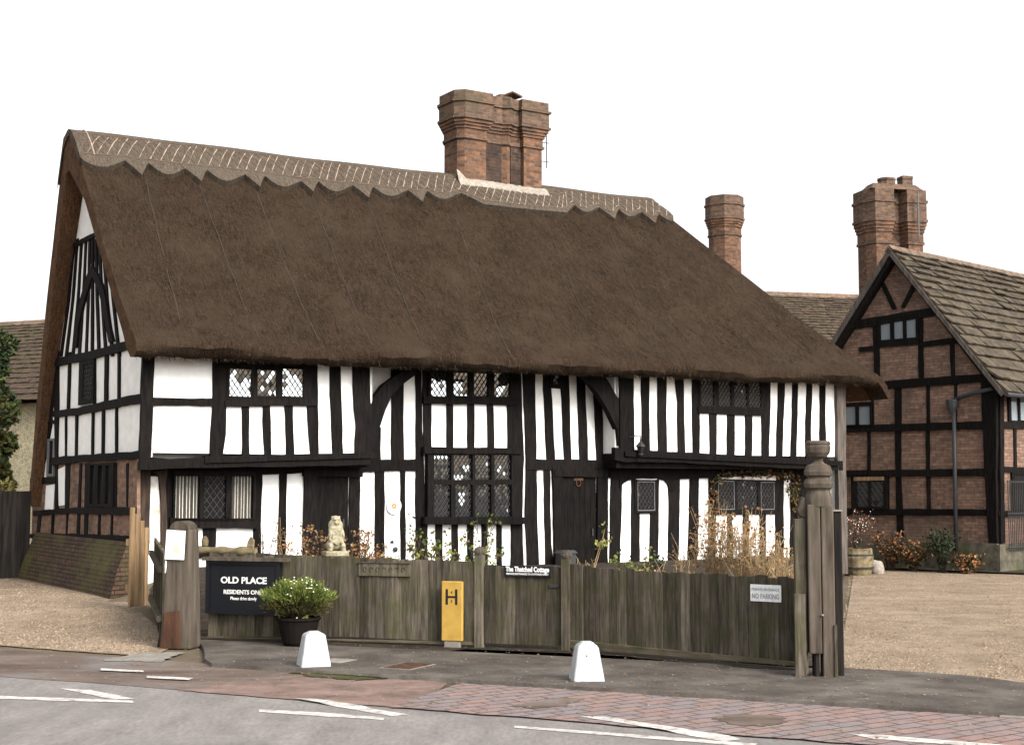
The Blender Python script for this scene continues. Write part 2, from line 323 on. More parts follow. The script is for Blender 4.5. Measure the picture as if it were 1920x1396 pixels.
class Wall:
    """timbers and openings laid on one wall plane: plane 'V' (front, faces -v) or 'U' (gable, faces -u)"""
    def __init__(s, fr, root, plane, off): s.fr, s.root, s.pl, s.off = fr, root, plane, off
    def P(s, px, py): return s.fr.onV(px, py, s.off) if s.pl == 'V' else s.fr.onU(px, py, s.off)
    def p3(s, a, z, d): return (a, s.off + d, z) if s.pl == 'V' else (s.off + d, a, z)
    def slab(s, name, outline, d0, d1, mt, parent=None):
        A = [s.p3(a, z, d1) for a, z in outline]; B = [s.p3(a, z, d0) for a, z in outline]
        return MB().prism(A, B).build(name, mt, parent or s.root)
    def up(s, rows, name='stud', mt='timber', proud=None, jit=.005):
        """upright: photo rows (y, x_left, x_right) top to bottom"""
        q = []
        for y, xl, xr in rows:
            l = s.P(xl, y); r = s.P(xr, y); q.append((.5 * (l[1] + r[1]), l[0], r[0]))
        q = resample(q, jit=jit); o = [(a, k) for k, a, b in q] + [(b, k) for k, a, b in reversed(q)]
        return s.slab(name, o, .03, -(proud or random.uniform(.026, .036)), mt)
    def across(s, rows, name='rail', mt='timber', proud=None, jit=.005):
        """rail: photo columns (x, y_top, y_bottom) left to right"""
        q = []
        for x, yt, yb in rows:
            a = s.P(x, yt); b = s.P(x, yb); q.append((a[0], a[1], b[1]))
        q = resample(q, jit=jit); o = [(k, a) for k, a, b in q] + [(k, b) for k, a, b in reversed(q)]
        return s.slab(name, o, .03, -(proud or random.uniform(.042, .05)), mt)
    def poly(s, pts, name='brace', mt='timber', d0=.03, proud=.04):
        return s.slab(name, [s.P(*p) for p in pts], d0, -proud, mt)
    def rect(s, x0, x1, y0, y1):
        a = s.P(x0, .5 * (y0 + y1))[0]; b = s.P(x1, .5 * (y0 + y1))[0]; t = s.P(.5 * (x0 + x1), y0)[1]; o = s.P(.5 * (x0 + x1), y1)[1]
        if a > b: a, b = b, a
        return (a, b, o, t)
    def window(s, x0, x1, y0, y1, lights, depth=.07, bright=None, clear=(), pw=.1, ph=.14, mt='timber', curtains=False, name='window', lattice=True, glass='glass', casement=()):
        """frame (one mesh with mullions) > one pane and one lead lattice per light"""
        a, b, z0, z1 = s.rect(x0, x1, y0, y1); L = [s.rect(*l) for l in lights]
        xs = sorted({a, b, *[l[0] for l in L], *[l[1] for l in L]}); zs = sorted({z0, z1, *[l[2] for l in L], *[l[3] for l in L]})
        mb = MB()
        for i in range(len(xs) - 1):
            for j in range(len(zs) - 1):
                cx, cz = .5 * (xs[i] + xs[i + 1]), .5 * (zs[j] + zs[j + 1])
                if any(l[0] < cx < l[1] and l[2] < cz < l[3] for l in L) or xs[i + 1] - xs[i] < 1e-5 or zs[j + 1] - zs[j] < 1e-5: continue
                c0 = s.p3(xs[i], zs[j], -depth); c1 = s.p3(xs[i + 1], zs[j + 1], .03)
                mb.box(min(c0[0], c1[0]), max(c0[0], c1[0]), min(c0[1], c1[1]), max(c0[1], c1[1]), zs[j], zs[j + 1])
        fr = mb.build(name, mt, s.root)
        for i, (la, lb, lz0, lz1) in enumerate(L):
            pane = MB(); lat = MB(); d = -depth * .45
            if i in casement:
                cf = MB(); k = .018
                for (p, q, r, t_) in ((la, lb, lz0, lz0 + k), (la, lb, lz1 - k, lz1), (la, la + k, lz0 + k, lz1 - k), (lb - k, lb, lz0 + k, lz1 - k)):
                    c0 = s.p3(p, r, d - .02); c1 = s.p3(q, t_, d + .005)
                    cf.box(min(c0[0], c1[0]), max(c0[0], c1[0]), min(c0[1], c1[1]), max(c0[1], c1[1]), r, t_)
                cf.build('casement_frame', 'pale_frame', fr)
            if not lattice:
                tl = random.uniform(-.02, .05)
                pane.add([s.p3(la, lz0, d - tl * .2), s.p3(lb, lz0, d - tl * .2), s.p3(lb, lz1, d + tl * .2), s.p3(la, lz1, d + tl * .2)], [(0, 1, 2, 3)])
                pane.build('pane', glass, fr); continue
            ni = int((lb - la) / pw) + 2; nj = int((lz1 - lz0) / ph) + 2
            for ii in range(-1, 2 * ni):
                for jj in range(-1, 2 * nj):
                    if (ii + jj) % 2: continue
                    cx, cz = la + ii * pw / 2, lz0 + jj * ph / 2
                    pl = [(cx - pw / 2, cz), (cx, cz - ph / 2), (cx + pw / 2, cz), (cx, cz + ph / 2)]
                    for ax, lim, sg in ((0, la, 1), (0, lb, -1), (1, lz0, 1), (1, lz1, -1)):
                        o = []
                        for k in range(len(pl)):
                            p, q = pl[k], pl[(k + 1) % len(pl)]; dp, dq = sg * (p[ax] - lim), sg * (q[ax] - lim)
                            if dp >= 0: o.append(p)
                            if dp * dq < 0: t = dp / (dp - dq); o.append((p[0] + t * (q[0] - p[0]), p[1] + t * (q[1] - p[1])))
                        pl = o
                        if len(pl) < 3: break
                    if len(pl) < 3: continue
                    pr = (bright[i] if bright else 0)
                    if callable(pr): hit = pr((cx - la) / (lb - la), (cz - lz0) / (lz1 - lz0))
                    else: hit = random.random() < pr
                    ty = random.uniform(.02, .07) if hit else random.uniform(-.22, -.12); tx = random.uniform(-.05, .05)
                    mx = sum(p[0] for p in pl) / len(pl); mz = sum(p[1] for p in pl) / len(pl)
                    pane.add([s.p3(p[0], p[1], d + tx * (p[0] - mx) + ty * (p[1] - mz)) for p in pl], [tuple(range(len(pl)))])
            n = int((lb - la) / pw + (lz1 - lz0) / ph) + 3; wd = .0048
            for sgn in (1, -1):
                for k in range(-n, n + 1):
                    c = k * pw - pw / 2 if False else k * pw + pw / 2
                    # line: (x - la)/pw - sgn*(z - lz0)/ph = k + .5
                    pts = []
                    for zz in (lz0, lz1):
                        pts.append((la + c + sgn * (zz - lz0) / ph * pw, zz))
                    (xa, za), (xb, zb) = pts; dx, dz = xb - xa, zb - za; t0, t1 = 0.0, 1.0
                    for lim, sg in ((la, 1), (lb, -1)):
                        e0 = sg * (xa - lim); e1 = sg * (xb - lim)
                        if e0 < 0 and e1 < 0: t0 = 2; break
                        if e0 < 0: t0 = max(t0, e0 / (e0 - e1))
                        elif e1 < 0: t1 = min(t1, e0 / (e0 - e1))
                    if t1 - t0 < .02: continue
                    q0 = (xa + dx * t0, za + dz * t0); q1 = (xa + dx * t1, za + dz * t1)
                    nx, nz = -dz, dx; ln = math.hypot(nx, nz); nx *= wd / ln; nz *= wd / ln
                    A = [(q0[0] + nx, q0[1] + nz), (q1[0] + nx, q1[1] + nz), (q1[0] - nx, q1[1] - nz), (q0[0] - nx, q0[1] - nz)]
                    e = .012 + (.002 if sgn > 0 else 0)
                    lat.prism([s.p3(p[0], p[1], d - e) for p in A], [s.p3(p[0], p[1], d - .003) for p in A])
            pane.build('pane', 'clear' if i in clear else glass, fr)
            if lat.v and i not in clear: lat.build('lead_lattice', 'lead', fr)
        return fr

# ------------------------------------------------------------------ text
FONT_CACHE = {}
def text(body, size, mt, parent, loc, ang, name='lettering', bold=0.0, sx=1.0, align='CENTER', shear=0.0, thick=.002):
    c = bpy.data.curves.new(name, 'FONT'); c.body = body; c.size = size; c.align_x = align; c.align_y = 'CENTER'; c.offset = bold; c.extrude = thick; c.shear = shear; c.resolution_u = 3
    tmp = bpy.data.objects.new(name, c); COL.objects.link(tmp); bpy.context.view_layer.update()
    dg = bpy.context.evaluated_depsgraph_get(); me = bpy.data.meshes.new_from_object(tmp.evaluated_get(dg)); bpy.data.objects.remove(tmp)
    me.materials.clear(); me.materials.append(M[mt]); o = link(bpy.data.objects.new(name, me), parent)
    o.location = loc; o.rotation_euler = (R(90), 0, ang); o.scale = (sx, 1, 1); return o

# ================================================================== GROUND
def patch(name, a, b, c, d, n, m, dz, mt, kind='structure', edge=0.0, flat=False):
    """four-cornered sheet a-b-c-d draped on the terrain"""
    rows = []
    for i in range(n + 1):
        t = i / n; p = (a[0] + (d[0] - a[0]) * t, a[1] + (d[1] - a[1]) * t); q = (b[0] + (c[0] - b[0]) * t, b[1] + (c[1] - b[1]) * t); r = []
        for j in range(m + 1):
            s = j / m; x, y = p[0] + (q[0] - p[0]) * s, p[1] + (q[1] - p[1]) * s
            if edge and (i in (0, n)): k = random.uniform(-edge, edge); x += k * .5; y += k
            r.append((x, y, (0 if flat else terrain(x, y)) + dz))
        rows.append(r)
    o = MB().grid(rows).build(name, mt); return tag(o, kind=kind)
gx = [-400, -150, -70, -40] + [-30 + i * .75 for i in range(81)] + [40, 70, 150, 400]
gy = [-300, -80, -20, 0, 8] + [10 + i * .75 for i in range(60)] + [60, 80, 120, 300, 700]
tag(MB().grid([[(x, y, terrain(x, y) - .012) for x in gx] for y in gy]).build('ground', 'earth'), kind='structure')
RL = Frame(-3.53, 14.48, .893, -.45)        # the road edge: u along it, v away from the camera
def rl(u, v): return RL.W(u, v)
patch('road', rl(-60, -9), rl(60, -9), rl(60, 0), rl(-60, 0), 4, 60, .002, 'asphalt', flat=True)
patch('earthy_tarmac', rl(-40, -.35), rl(.95, -.02), rl(1.1, 1.75), rl(-40, 2.15), 6, 60, .006, 'tarmac_l', edge=.04, flat=True)
patch('red_tarmac', rl(.3, -.05), rl(3.0, -.02), rl(2.4, 1.62), rl(.7, 1.6), 5, 20, .011, 'red_tarmac', edge=.03, flat=True)
def skew_pavers():
    m = MB(); rows = []
    for i in range(7):
        t = i / 6; r = []
        for j in range(41):
            s = j / 40; k = random.uniform(-.035, .035) if i in (0, 6) else 0
            x, y = rl(2.75 - .2 * t + s * (7.65 + .5 * t), -.06 + k + t * (1.68 + .35 * s)); r.append((x, y, .016))
        rows.append(r)
    o = m.grid(rows).build('block_paving', 'pavers')
    ul = o.data.uv_layers[0].data; ca, sa = math.cos(R(62)), math.sin(R(62))
    for lp, d in zip(o.data.loops, ul):
        c = o.data.vertices[lp.vertex_index].co; u, v = RL.L(c.x, c.y); d.uv = (u * ca + v * sa, v * ca - u * sa + .55 * u * 0)
    return tag(o, kind='structure')
skew_pavers()
patch('reddish_tarmac', rl(10.3, -.1), rl(40, -.1), rl(40, 2.6), rl(10.75, 2.0), 5, 30, .012, 'tarmac_r', edge=.03, flat=True)
# pavement: a raised sheet with a real edge
def pavement():
    rows = []; n = 64
    lo = lambda u: 1.58 + .035 * max(0, u) + .012 * math.sin(u * 3) + 1.15 * max(0, -.7 - u)
    hi = lambda u: min(4.36, 3.78 + (u + 2.4) * .14) - .7 * sstep(6.9, 8.5, u)
    for u in [(-2.45 + 23.5 * i / n) for i in range(n + 1)]:
        k = random.uniform(-.02, .02); h = .045 - .02 * sstep(7.5, 10, u)
        rows.append([(*rl(u, lo(u) + k), -.01), (*rl(u, lo(u) + k + .02), h)] + [(*rl(u, lo(u) + .02 + (hi(u) - lo(u)) * t), h) for t in (.25, .5, .75, 1)] + [(*rl(u, hi(u) + .05), -.03)])
    tag(MB().grid(rows, flip=True).build('pavement', 'pavement', smooth=False), kind='structure')
    kb = [[(*rl(u, lo(u) - .07), -.005), (*rl(u, lo(u) - .07), .03), (*rl(u, lo(u) - .004), .033)] for u in [7.8 + 13 * i / 30 for i in range(31)]]
    tag(MB().grid(kb, flip=True).build('kerb', 'concrete'), kind='structure')
pavement()
def drive():
    """left gravel as one sheet, narrowing between the fence and the cottage gable"""
    E = [(rl(-30, 2.1), rl(-1.9, 2.1)), ((-38, 21), (-4.3, 18.6)), ((-40, 24.2), (-6.5, 24.0)), ((-45, 30.5), (-10.2, 30.3)), ((-45, 60), (-12, 60))]; rows = []
    for (a0, b0), (a1, b1) in zip(E, E[1:]):
        for i in range(14 if a1[1] < 59 else 20):
            k = i / (14 if a1[1] < 59 else 20); a = (a0[0] + (a1[0] - a0[0]) * k, a0[1] + (a1[1] - a0[1]) * k); b = (b0[0] + (b1[0] - b0[0]) * k, b0[1] + (b1[1] - b0[1]) * k); r = []
            for j in range(61):
                q = (j / 60) ** .6; x, y = a[0] + (b[0] - a[0]) * q, a[1] + (b[1] - a[1]) * q; y += random.uniform(-.05, .05) if not rows else 0
                r.append((x, y, terrain(x, y) + .004))
            rows.append(r)
    tag(MB().grid(rows).build('gravel_drive', 'gravel'), kind='structure')
drive()
patch('gravel_yard', (3.42, 15.2), rl(30, 3.2), (45, 36), (10.1, 42), 40, 30, .006, 'gravel')
patch('garden_bed', (-4.1, 18.75), (3.3, 15.75), CO.W(16.9, .45), CO.W(.2, .45), 40, 40, .045, 'soil')
patch('flower_bed', (8.6, 35.5), (11.9, 33.05), (12.6, 34.2), (8.9, 37.6), 6, 10, .05, 'soil')
for nm, px, mt in (('moss_patch', [(545, 1258), (600, 1262), (700, 1265), (725, 1271), (660, 1273), (580, 1267)], 'moss'),
                   ('concrete_patch', [(195, 1236), (255, 1221), (340, 1221), (300, 1238)], 'concrete'),
                   ('soil_patch', [(960, 1322), (1040, 1306), (1090, 1310), (1060, 1322), (1000, 1327)], 'tarmac_l'),
                   ('soil_streak', [(1330, 1345), (1400, 1336), (1475, 1344), (1460, 1358), (1390, 1360)], 'tarmac_l')):
    mb = MB(); ps = [atZ(*p, .02) for p in px]; o = []
    for i in range(len(ps)):
        a, b = ps[i], ps[(i + 1) % len(ps)]
        for k in range(9): t = k / 9; j = .045; o.append((a[0] + (b[0] - a[0]) * t + random.uniform(-j, j), a[1] + (b[1] - a[1]) * t + random.uniform(-j, j)))
    z = .0205 if nm != 'concrete_patch' else .012
    if nm == 'moss_patch': z = .02
    mb.add([(x, y, z) for x, y in o], [tuple(range(len(o)))]); tag(mb.build(nm, mt), kind='structure')
# painted lines on the road
for px in ([(-40, 1302), (120, 1307), (250, 1312), (250, 1316), (100, 1312), (-40, 1307)], [(112, 1289), (170, 1292), (255, 1309), (215, 1310)],
           [(485, 1328), (600, 1334), (722, 1344), (718, 1348), (600, 1341), (485, 1333)], [(552, 1310), (600, 1312), (768, 1338), (735, 1341)],
           [(965, 1359), (1150, 1372), (1420, 1393), (1410, 1398), (1140, 1377), (965, 1363)], [(1085, 1344), (1135, 1345), (1390, 1384), (1360, 1388)],
           [(1590, 1377), (1660, 1380), (1930, 1402), (1930, 1408), (1640, 1387)], [(188, 1254), (270, 1258), (268, 1261), (188, 1258)], [(275, 1268), (362, 1272), (355, 1276), (275, 1272)]):
    o = []; ps = [atZ(*p, .008) for p in px]
    for i in range(len(ps)):
        a, b = ps[i], ps[(i + 1) % len(ps)]; n = max(1, int(math.dist(a, b) / .12))
        for k in range(n): t = k / n; o.append((a[0] + (b[0] - a[0]) * t + random.uniform(-.008, .008), a[1] + (b[1] - a[1]) * t + random.uniform(-.008, .008)))
    tag(MB().add([(x, y, .0205 if RL.L(x, y)[1] > -.16 else .0065) for x, y in o], [tuple(range(len(o)))]).build('road_marking', 'line'), kind='structure')
# inspection covers in the pavement
for (px, py, wd, dp, lab) in ((765, 1247, .34, .5, 'rusty square inspection cover set in the dark pavement before the wooden fence'), (632, 1237, .26, .3, 'small pale stopcock cover in the pavement right of the white block with green shrub behind')):
    x, y = atZ(px, py, .05); t = thing('inspection_cover', lab, 'manhole cover', (x, y, .046), RL.ang)
    MB().box(-wd / 2 - .03, wd / 2 + .03, -dp / 2 - .03, dp / 2 + .03, -.02, .002).build('frame', 'concrete', t)
    bevel(MB().box(-wd / 2, wd / 2, -dp / 2, dp / 2, -.015, .007).build('lid', 'rust' if wd > .3 else 'concrete', t), .004)

# ================================================================== THE THATCHED COTTAGE
cot = thing('thatched_cottage', 'long black and white half-timbered cottage under a steep brown thatched roof', 'cottage', (CO.o[0], CO.o[1], 0), CO.ang)
FRONT = [(-.675, 4.33), (-.66, 4.40), (-.6, 4.47), (-.5, 4.545), (-.17, 4.80), (.4, 5.36), (.96, 5.93), (1.76, 6.80), (2.58, 7.70), (3.3, 8.50), (3.62, 8.76), (3.82, 8.82)]
BACK = [(4.02, 8.74), (4.36, 7.95), (4.80, 6.92), (5.50, 5.38), (6.2, 3.7), (6.72, 1.85)]
OUT = FRONT + BACK
INN = [(6.5, 1.62), (5.92, 3.6), (5.18, 5.2), (4.5, 6.6), (3.9, 8.05), (3.7, 8.1), (2.58, 7.32), (1.76, 6.42), (.96, 5.55), (.1, 4.62), (-.1, 4.36), (-.34, 4.18), (-.5, 4.165), (-.6, 4.2), (-.655, 4.26)]
def dense(p, st):
    o = []
    for a, b in zip(p, p[1:]):
        n = max(1, int(math.dist(a, b) / st)); o += [(a[0] + (b[0] - a[0]) * i / n, a[1] + (b[1] - a[1]) * i / n) for i in range(n)]
    return o + [p[-1]]
HIP0 = 13.75
def hip(u): return 8.86 - 1.29 * max(0, u - HIP0) ** 1.0 if u > HIP0 else 99
def smin(a, b, k=.16):
    h = max(0, min(1, .5 + .5 * (b - a) / k)); return b + (a - b) * h - k * h * (1 - h)
def sag(u, z):
    k = sstep(4.8, 7.5, z)
    return .011 * u * (1 - k) + k * (.016 * u + .014 * math.sin(u * .9) + .008 * math.sin(u * 2.3 + 1)) + (1 - k) * .02 * math.sin(u * 1.3 + .5)
def prof(v, P=FRONT):
    for (v0, z0), (v1, z1) in zip(P, P[1:]):
        if v0 <= v <= v1: return z0 + (z1 - z0) * (v - v0) / (v1 - v0)
    return P[-1][1] if v > P[-1][0] else P[0][1]
def roofz(u, v):
    z = prof(v, OUT); return smin(z + sag(u, z), hip(u)) if u > HIP0 - .6 else z + sag(u, z)
def build_roof():
    out = dense(OUT, .16); inn = dense(INN, .4); us = [-.36 + (17.25 + .36) * i / 170 for i in range(171)]
    rows = []
    for u in us:
        r = []
        for v, z in out:
            k = sstep(8.5, 2, z) if v > 4 else 0
            uu = u + (.16 * k if u < 0 else 0); zz = z + sag(u, z)
            if u > HIP0 - .6: zz = smin(zz, hip(u))
            if v < .3 and u > 16.2: zz -= .10 * sstep(16.4, 17.25, u) * sstep(-.7, .3, v)
            b = .018 * math.sin(u * 4.1 + v * 2) * math.sin(v * 3.7 + u) + .01 * math.sin(u * 11 + v * 7)
            ve = v - .05 * math.sin(u * 1.7) * sstep(0, -.5, v)
            r.append((uu, ve, zz + b))
        for v, z in inn:
            k = sstep(8.5, 2, z) if v > 4 else 0
            uu = u + (.16 * k if u < 0 else 0); zz = z + sag(u, z)
            if u > HIP0 - .6: zz = min(zz, hip(u) - .30)
            if v < -.3: zz += .012 * math.sin(u * 7) + .01 * math.sin(u * 17)
            r.append((uu, v, zz))
        r.append(r[0]); rows.append(r)
    m = MB(); m.grid(rows, flip=True)
    k = len(rows[0]) - 1; m.add(rows[0][:k], [tuple(range(k))], 1); m.add(rows[-1][:k], [tuple(reversed(range(k)))], 1)
    no = len(out); kk = len(rows[0]) - 1
    for q in range(len(m.f) - 2):
        if no <= q % kk < kk - 5: m.m[q] = 1
    return m.build('roof', ['thatch', 'reed_ends'], cot, smooth=True)
roof = build_roof()
def smooth_angle(o, ang=40):
    bm = bmesh.new(); bm.from_mesh(o.data); bmesh.ops.remove_doubles(bm, verts=bm.verts, dist=1e-5); bmesh.ops.recalc_face_normals(bm, faces=bm.faces)
    for e in bm.edges:
        if len(e.link_faces) == 2 and e.calc_face_angle(0) > R(ang): e.smooth = False
    bm.to_mesh(o.data); bm.free(); return o
smooth_angle(roof)
def onroof(px, py):
    lo, hi_ = -.66, 3.8
    for _ in range(40):
        v = .5 * (lo + hi_); u, z = CO.onV(px, py, v)
        if z > roofz(max(0, u), v): lo = v
        else: hi_ = v
    return u, v
# ridge cap with scallops and points
EDGE = []   # (u, v) of the lower edge on the front slope
def cap_edge():
    pts = []
    def seg_scallop(x0, y0, x1, y1, sagpx):
        for i in range(8): t = i / 8; pts.append((x0 + (x1 - x0) * t, y0 + (y1 - y0) * t - 2 + 1.15 * sagpx * math.sin(math.pi * t)))
    def seg_point(x0, y0, xt, yt, x1, y1): pts.extend([(x0, y0 - 1), (x0 + (xt - x0) * .5, y0 + (yt - y0) * .5 + 1), (xt, yt + 4), (x1 - 4, y1 + 4), (x1, y1 - 2)])
    seg_scallop(143, 303, 232, 311, 15); seg_point(232, 311, 264, 333, 276, 317)
    seg_scallop(278, 318, 345, 326, 14); seg_point(345, 326, 376, 345, 385, 330)
    seg_scallop(388, 331, 455, 337, 14); seg_point(457, 337, 485, 355, 494, 341)
    seg_scallop(496, 342, 560, 349, 13); seg_point(562, 349, 585, 364, 594, 351)
    seg_scallop(596, 352, 657, 357, 13); seg_point(659, 357, 689, 375, 697, 361)
    seg_scallop(699, 362, 760, 366, 12); seg_point(762, 366, 790, 383, 798, 368)
    seg_scallop(800, 369, 858, 370, 12); pts.extend([(862, 370), (905, 391), (950, 396), (1000, 401), (1060, 406), (1072, 393)])
    seg_scallop(1075, 394, 1118, 397, 10); seg_point(1120, 397, 1150, 414, 1157, 402)
    seg_scallop(1159, 403, 1198, 406, 9); seg_point(1200, 406, 1226, 422, 1232, 411); seg_scallop(1234, 412, 1272, 424, 4)
    return [onroof(*p) for p in pts]
CE = cap_edge(); CE[0] = (-.385, CE[0][1])
def edge_v(u):
    for (u0, v0), (u1, v1) in zip(CE, CE[1:]):
        if u0 <= u <= u1: return v0 + (v1 - v0) * (u - u0) / max(1e-6, u1 - u0)
    return CE[-1][1] if u > CE[-1][0] else CE[0][1]
def cap_pt(u, v, h=.12):
    return (u, v - h * .6, roofz(max(-.3, u), v) + h * .72)
UEND = CE[-1][0]
def build_cap():
    us = sorted({round(u, 4) for u, _ in CE} | {round(-.385 + (UEND + .385) * i / 210, 4) for i in range(211)})
    rows = []
    for u in us:
        e = edge_v(u); r = [(u, e + .02, roofz(max(-.3, u), e) - .02)]
        for k in range(13):
            v = e + (3.82 - e) * k / 12; r.append(cap_pt(u, v))
        for v in (4.02, 4.2, 4.36): r.append((u, v + .06, roofz(max(-.3, u), v) + .05))
        r.append((u, 4.36, roofz(max(-.3, u), 4.36) - .03)); rows.append(r)
    m = MB(); m.grid(rows, flip=True); n = len(rows[0])
    for r, fl_ in ((rows[0], False), (rows[-1], True)):
        m.grid([r, [(p[0], p[1], roofz(max(-.3, p[0]), p[1]) - .03) for p in r]], flip=not fl_)
    return smooth_angle(m.build('ridge_cap', 'ridge_thatch', roof, smooth=True), 35)
build_cap()
def on_cap(u, v, h): return cap_pt(u, max(v, edge_v(u) + .09), h)
def strip(m, a, b, h=.128, r=.011, n=6, radii=None):
    m.tube([on_cap(a[0] + (b[0] - a[0]) * i / n, a[1] + (b[1] - a[1]) * i / n, h) for i in range(n + 1)], r, 5, radii=radii)
lat = MB(); dk = MB(); uu = -.2
base = lambda u: (3.02 if u < 7.9 else (3.02 - .14 * sstep(7.9, 8.6, u) + .14 * sstep(10.6, 11.2, u)))
top = lambda u: base(u) + (.5 if not 7.9 < u < 11 else .42)
while uu < UEND - .9:
    v0, v1 = base(uu), top(uu + .3)
    k = random.uniform(-.03, .03); v1 = v1 + random.uniform(-.05, .02)
    strip(lat, (uu + k, v0 + .02), (uu + .34 + k, v1), n=9, radii=[random.choice((.003, .0035, .008, .011, .012)) for _ in range(10)])
    strip(dk, (uu + .34, v0), (uu, v1), r=.006); uu += random.uniform(.17, .22)
for fn, d in ((base, 0), (top, .02)):
    us = [-.3 + (UEND - .75) * i / 90 for i in range(91)]
    dk.tube([on_cap(u, fn(u) + d, .128) for u in us], .01, 5)
lat.build('spar_lattice', 'hazel', roof); dk.build('spar_lattice', 'dark_spar', roof)
MB().tube([cap_pt(-.1, 3.0 + .82 * i / 6, .13) for i in range(7)], .014, 6).build('end_spar', 'hazel', roof)
for a, b in (((270, 325), (338, 600)), ((375, 350), (490, 640)), ((480, 360), (600, 640)), ((585, 368), (700, 650)), ((690, 380), (800, 655)), ((850, 395), (960, 670)), ((1020, 410), (1100, 600)), ((1140, 425), (1230, 640))):
    p, q = onroof(*a), onroof(*b); k = 24
    m = MB(); m.tube([(p[0] + (q[0] - p[0]) * i / k + .01 * math.sin(i), p[1] + (q[1] - p[1]) * i / k, roofz(p[0] + (q[0] - p[0]) * i / k, p[1] + (q[1] - p[1]) * i / k) + .014) for i in range(k + 1)], .006, 4)
    m.build('netting_seam', 'wire', roof)
def straws():
    m = MB()
    def blade(p, d, w_):
        s = d.cross(Vector((random.uniform(-1, 1), random.uniform(-1, 1), random.uniform(-1, 1))))
        if s.length < 1e-4: return
        s = s.normalized() * w_; m.add([p - s, p + s, p + d], [(0, 1, 2)])
    for _ in range(5200):                                  # loose ends along the eave
        u = random.uniform(-.3, 17.1); v = random.uniform(-.68, -.3); z = roofz(u, v) + random.uniform(-.18, .0) if v < -.55 else 4.19 + .011 * u
        blade(Vector((u, v, z)), Vector((random.uniform(-.03, .03), random.uniform(-.09, -.02), random.uniform(-.09, -.02))), .004)
    for _ in range(34000):                                  # and over the slope
        u = random.uniform(-.3, 16.6); v = random.uniform(-.5, 3.1)
        if roofz(u, v) > hip(u) - .1: continue
        blade(Vector((u, v, roofz(u, v) + .005)), Vector((random.uniform(-.025, .025), -.085, -.08 + random.uniform(0, .025))), .0035)
    for _ in range(1800):
        u = random.uniform(-.4, 14); blade(Vector((u, 3.82 + random.uniform(-.1, .1), roofz(max(-.3, u), 3.8) + .05)), Vector((random.uniform(-.08, .08), random.uniform(-.05, .05), random.uniform(.0, .05))), .004)
    o = m.build('loose_straw', 'straw', roof, uv=False); o['kind'] = 'stuff'
straws()

# ---- walls
UPV, LOV = Wall(CO, cot, 'V', 0.0), Wall(CO, cot, 'V', .5)
GA = Wall(CO, cot, 'U', 0.0)
MB().box(.02, 4.3, .0, .16, 2.6, 4.62).box(9.98, 16.33, .0, .16, 2.72, 4.78).box(.02, 16.3, .5, .66, -.1, 4.9).build('front_wall', 'plaster', cot)
def gable():
    o = [(.0, 2.45), (.0, 4.5), (.1, 4.66), (.96, 5.6), (1.76, 6.47), (2.58, 7.37), (3.75, 8.2), (4.5, 6.65), (5.18, 5.25), (5.92, 3.65), (6.55, 1.7), (6.55, -.1), (.5, -.1), (.5, 2.45)]
    MB().prism([(0, v, z) for v, z in o], [(.16, v, z) for v, z in o]).build('gable_wall', 'plaster', cot)
    MB().box(16.18, 16.33, .162, 6.5, -.1, 4.0).build('end_wall', 'plaster', cot)
gable()
u_ = lambda w_, r, **k: w_.up(r, **k)
T1 = 640                                  # upright tops tuck under the eave
# left bay, upper floor
w_ = UPV
w_.up([(T1, 267, 289), (760, 263, 285), (872, 260, 281)], 'corner_post', proud=.06)
w_.across([(282, 745, 760), (400, 747, 761)])
w_.up([(T1, 399, 425), (760, 397, 424), (815, 394, 422), (856, 392, 416)], 'post')
w_.window(424, 580, 655, 752, [(429, 470, 692, 743), (481, 517, 694, 743), (528, 567, 692, 743)], .05,
          bright=[lambda x, y: (y < .62 or x < .3) and random.random() < .85, lambda x, y: abs(y - .5) < .5 and random.random() < .33, lambda x, y: (x + y < 1.35) and random.random() < .95])
w_.across([(420, 750, 762), (594, 748, 760)], proud=.062)
for r in ([(758, 453, 466), (856, 453, 467)], [(758, 492, 506), (820, 493, 507), (856, 495, 508)], [(758, 533, 548), (856, 536, 551)]): w_.up(r)
w_.up([(T1, 577, 595), (760, 575, 595), (820, 578, 597), (856, 581, 597)], 'post')
w_.up([(T1, 617, 637), (740, 618, 639), (800, 620, 641), (856, 623, 643)])
w_.up([(T1, 659, 690), (765, 662, 693), (798, 666, 692), (856, 664, 692)], 'post', proud=.055)
w_.across([(260, 864, 880), (400, 855, 876), (560, 854, 874), (690, 849, 871)], 'jetty_beam', proud=.09)
w_.across([(281, 857, 868), (313, 860, 869)], 'jetty_block', proud=.085, jit=.002)
w_.across([(380, 855, 868), (700, 848, 858)], 'jetty_moulding', proud=.13, jit=.002)
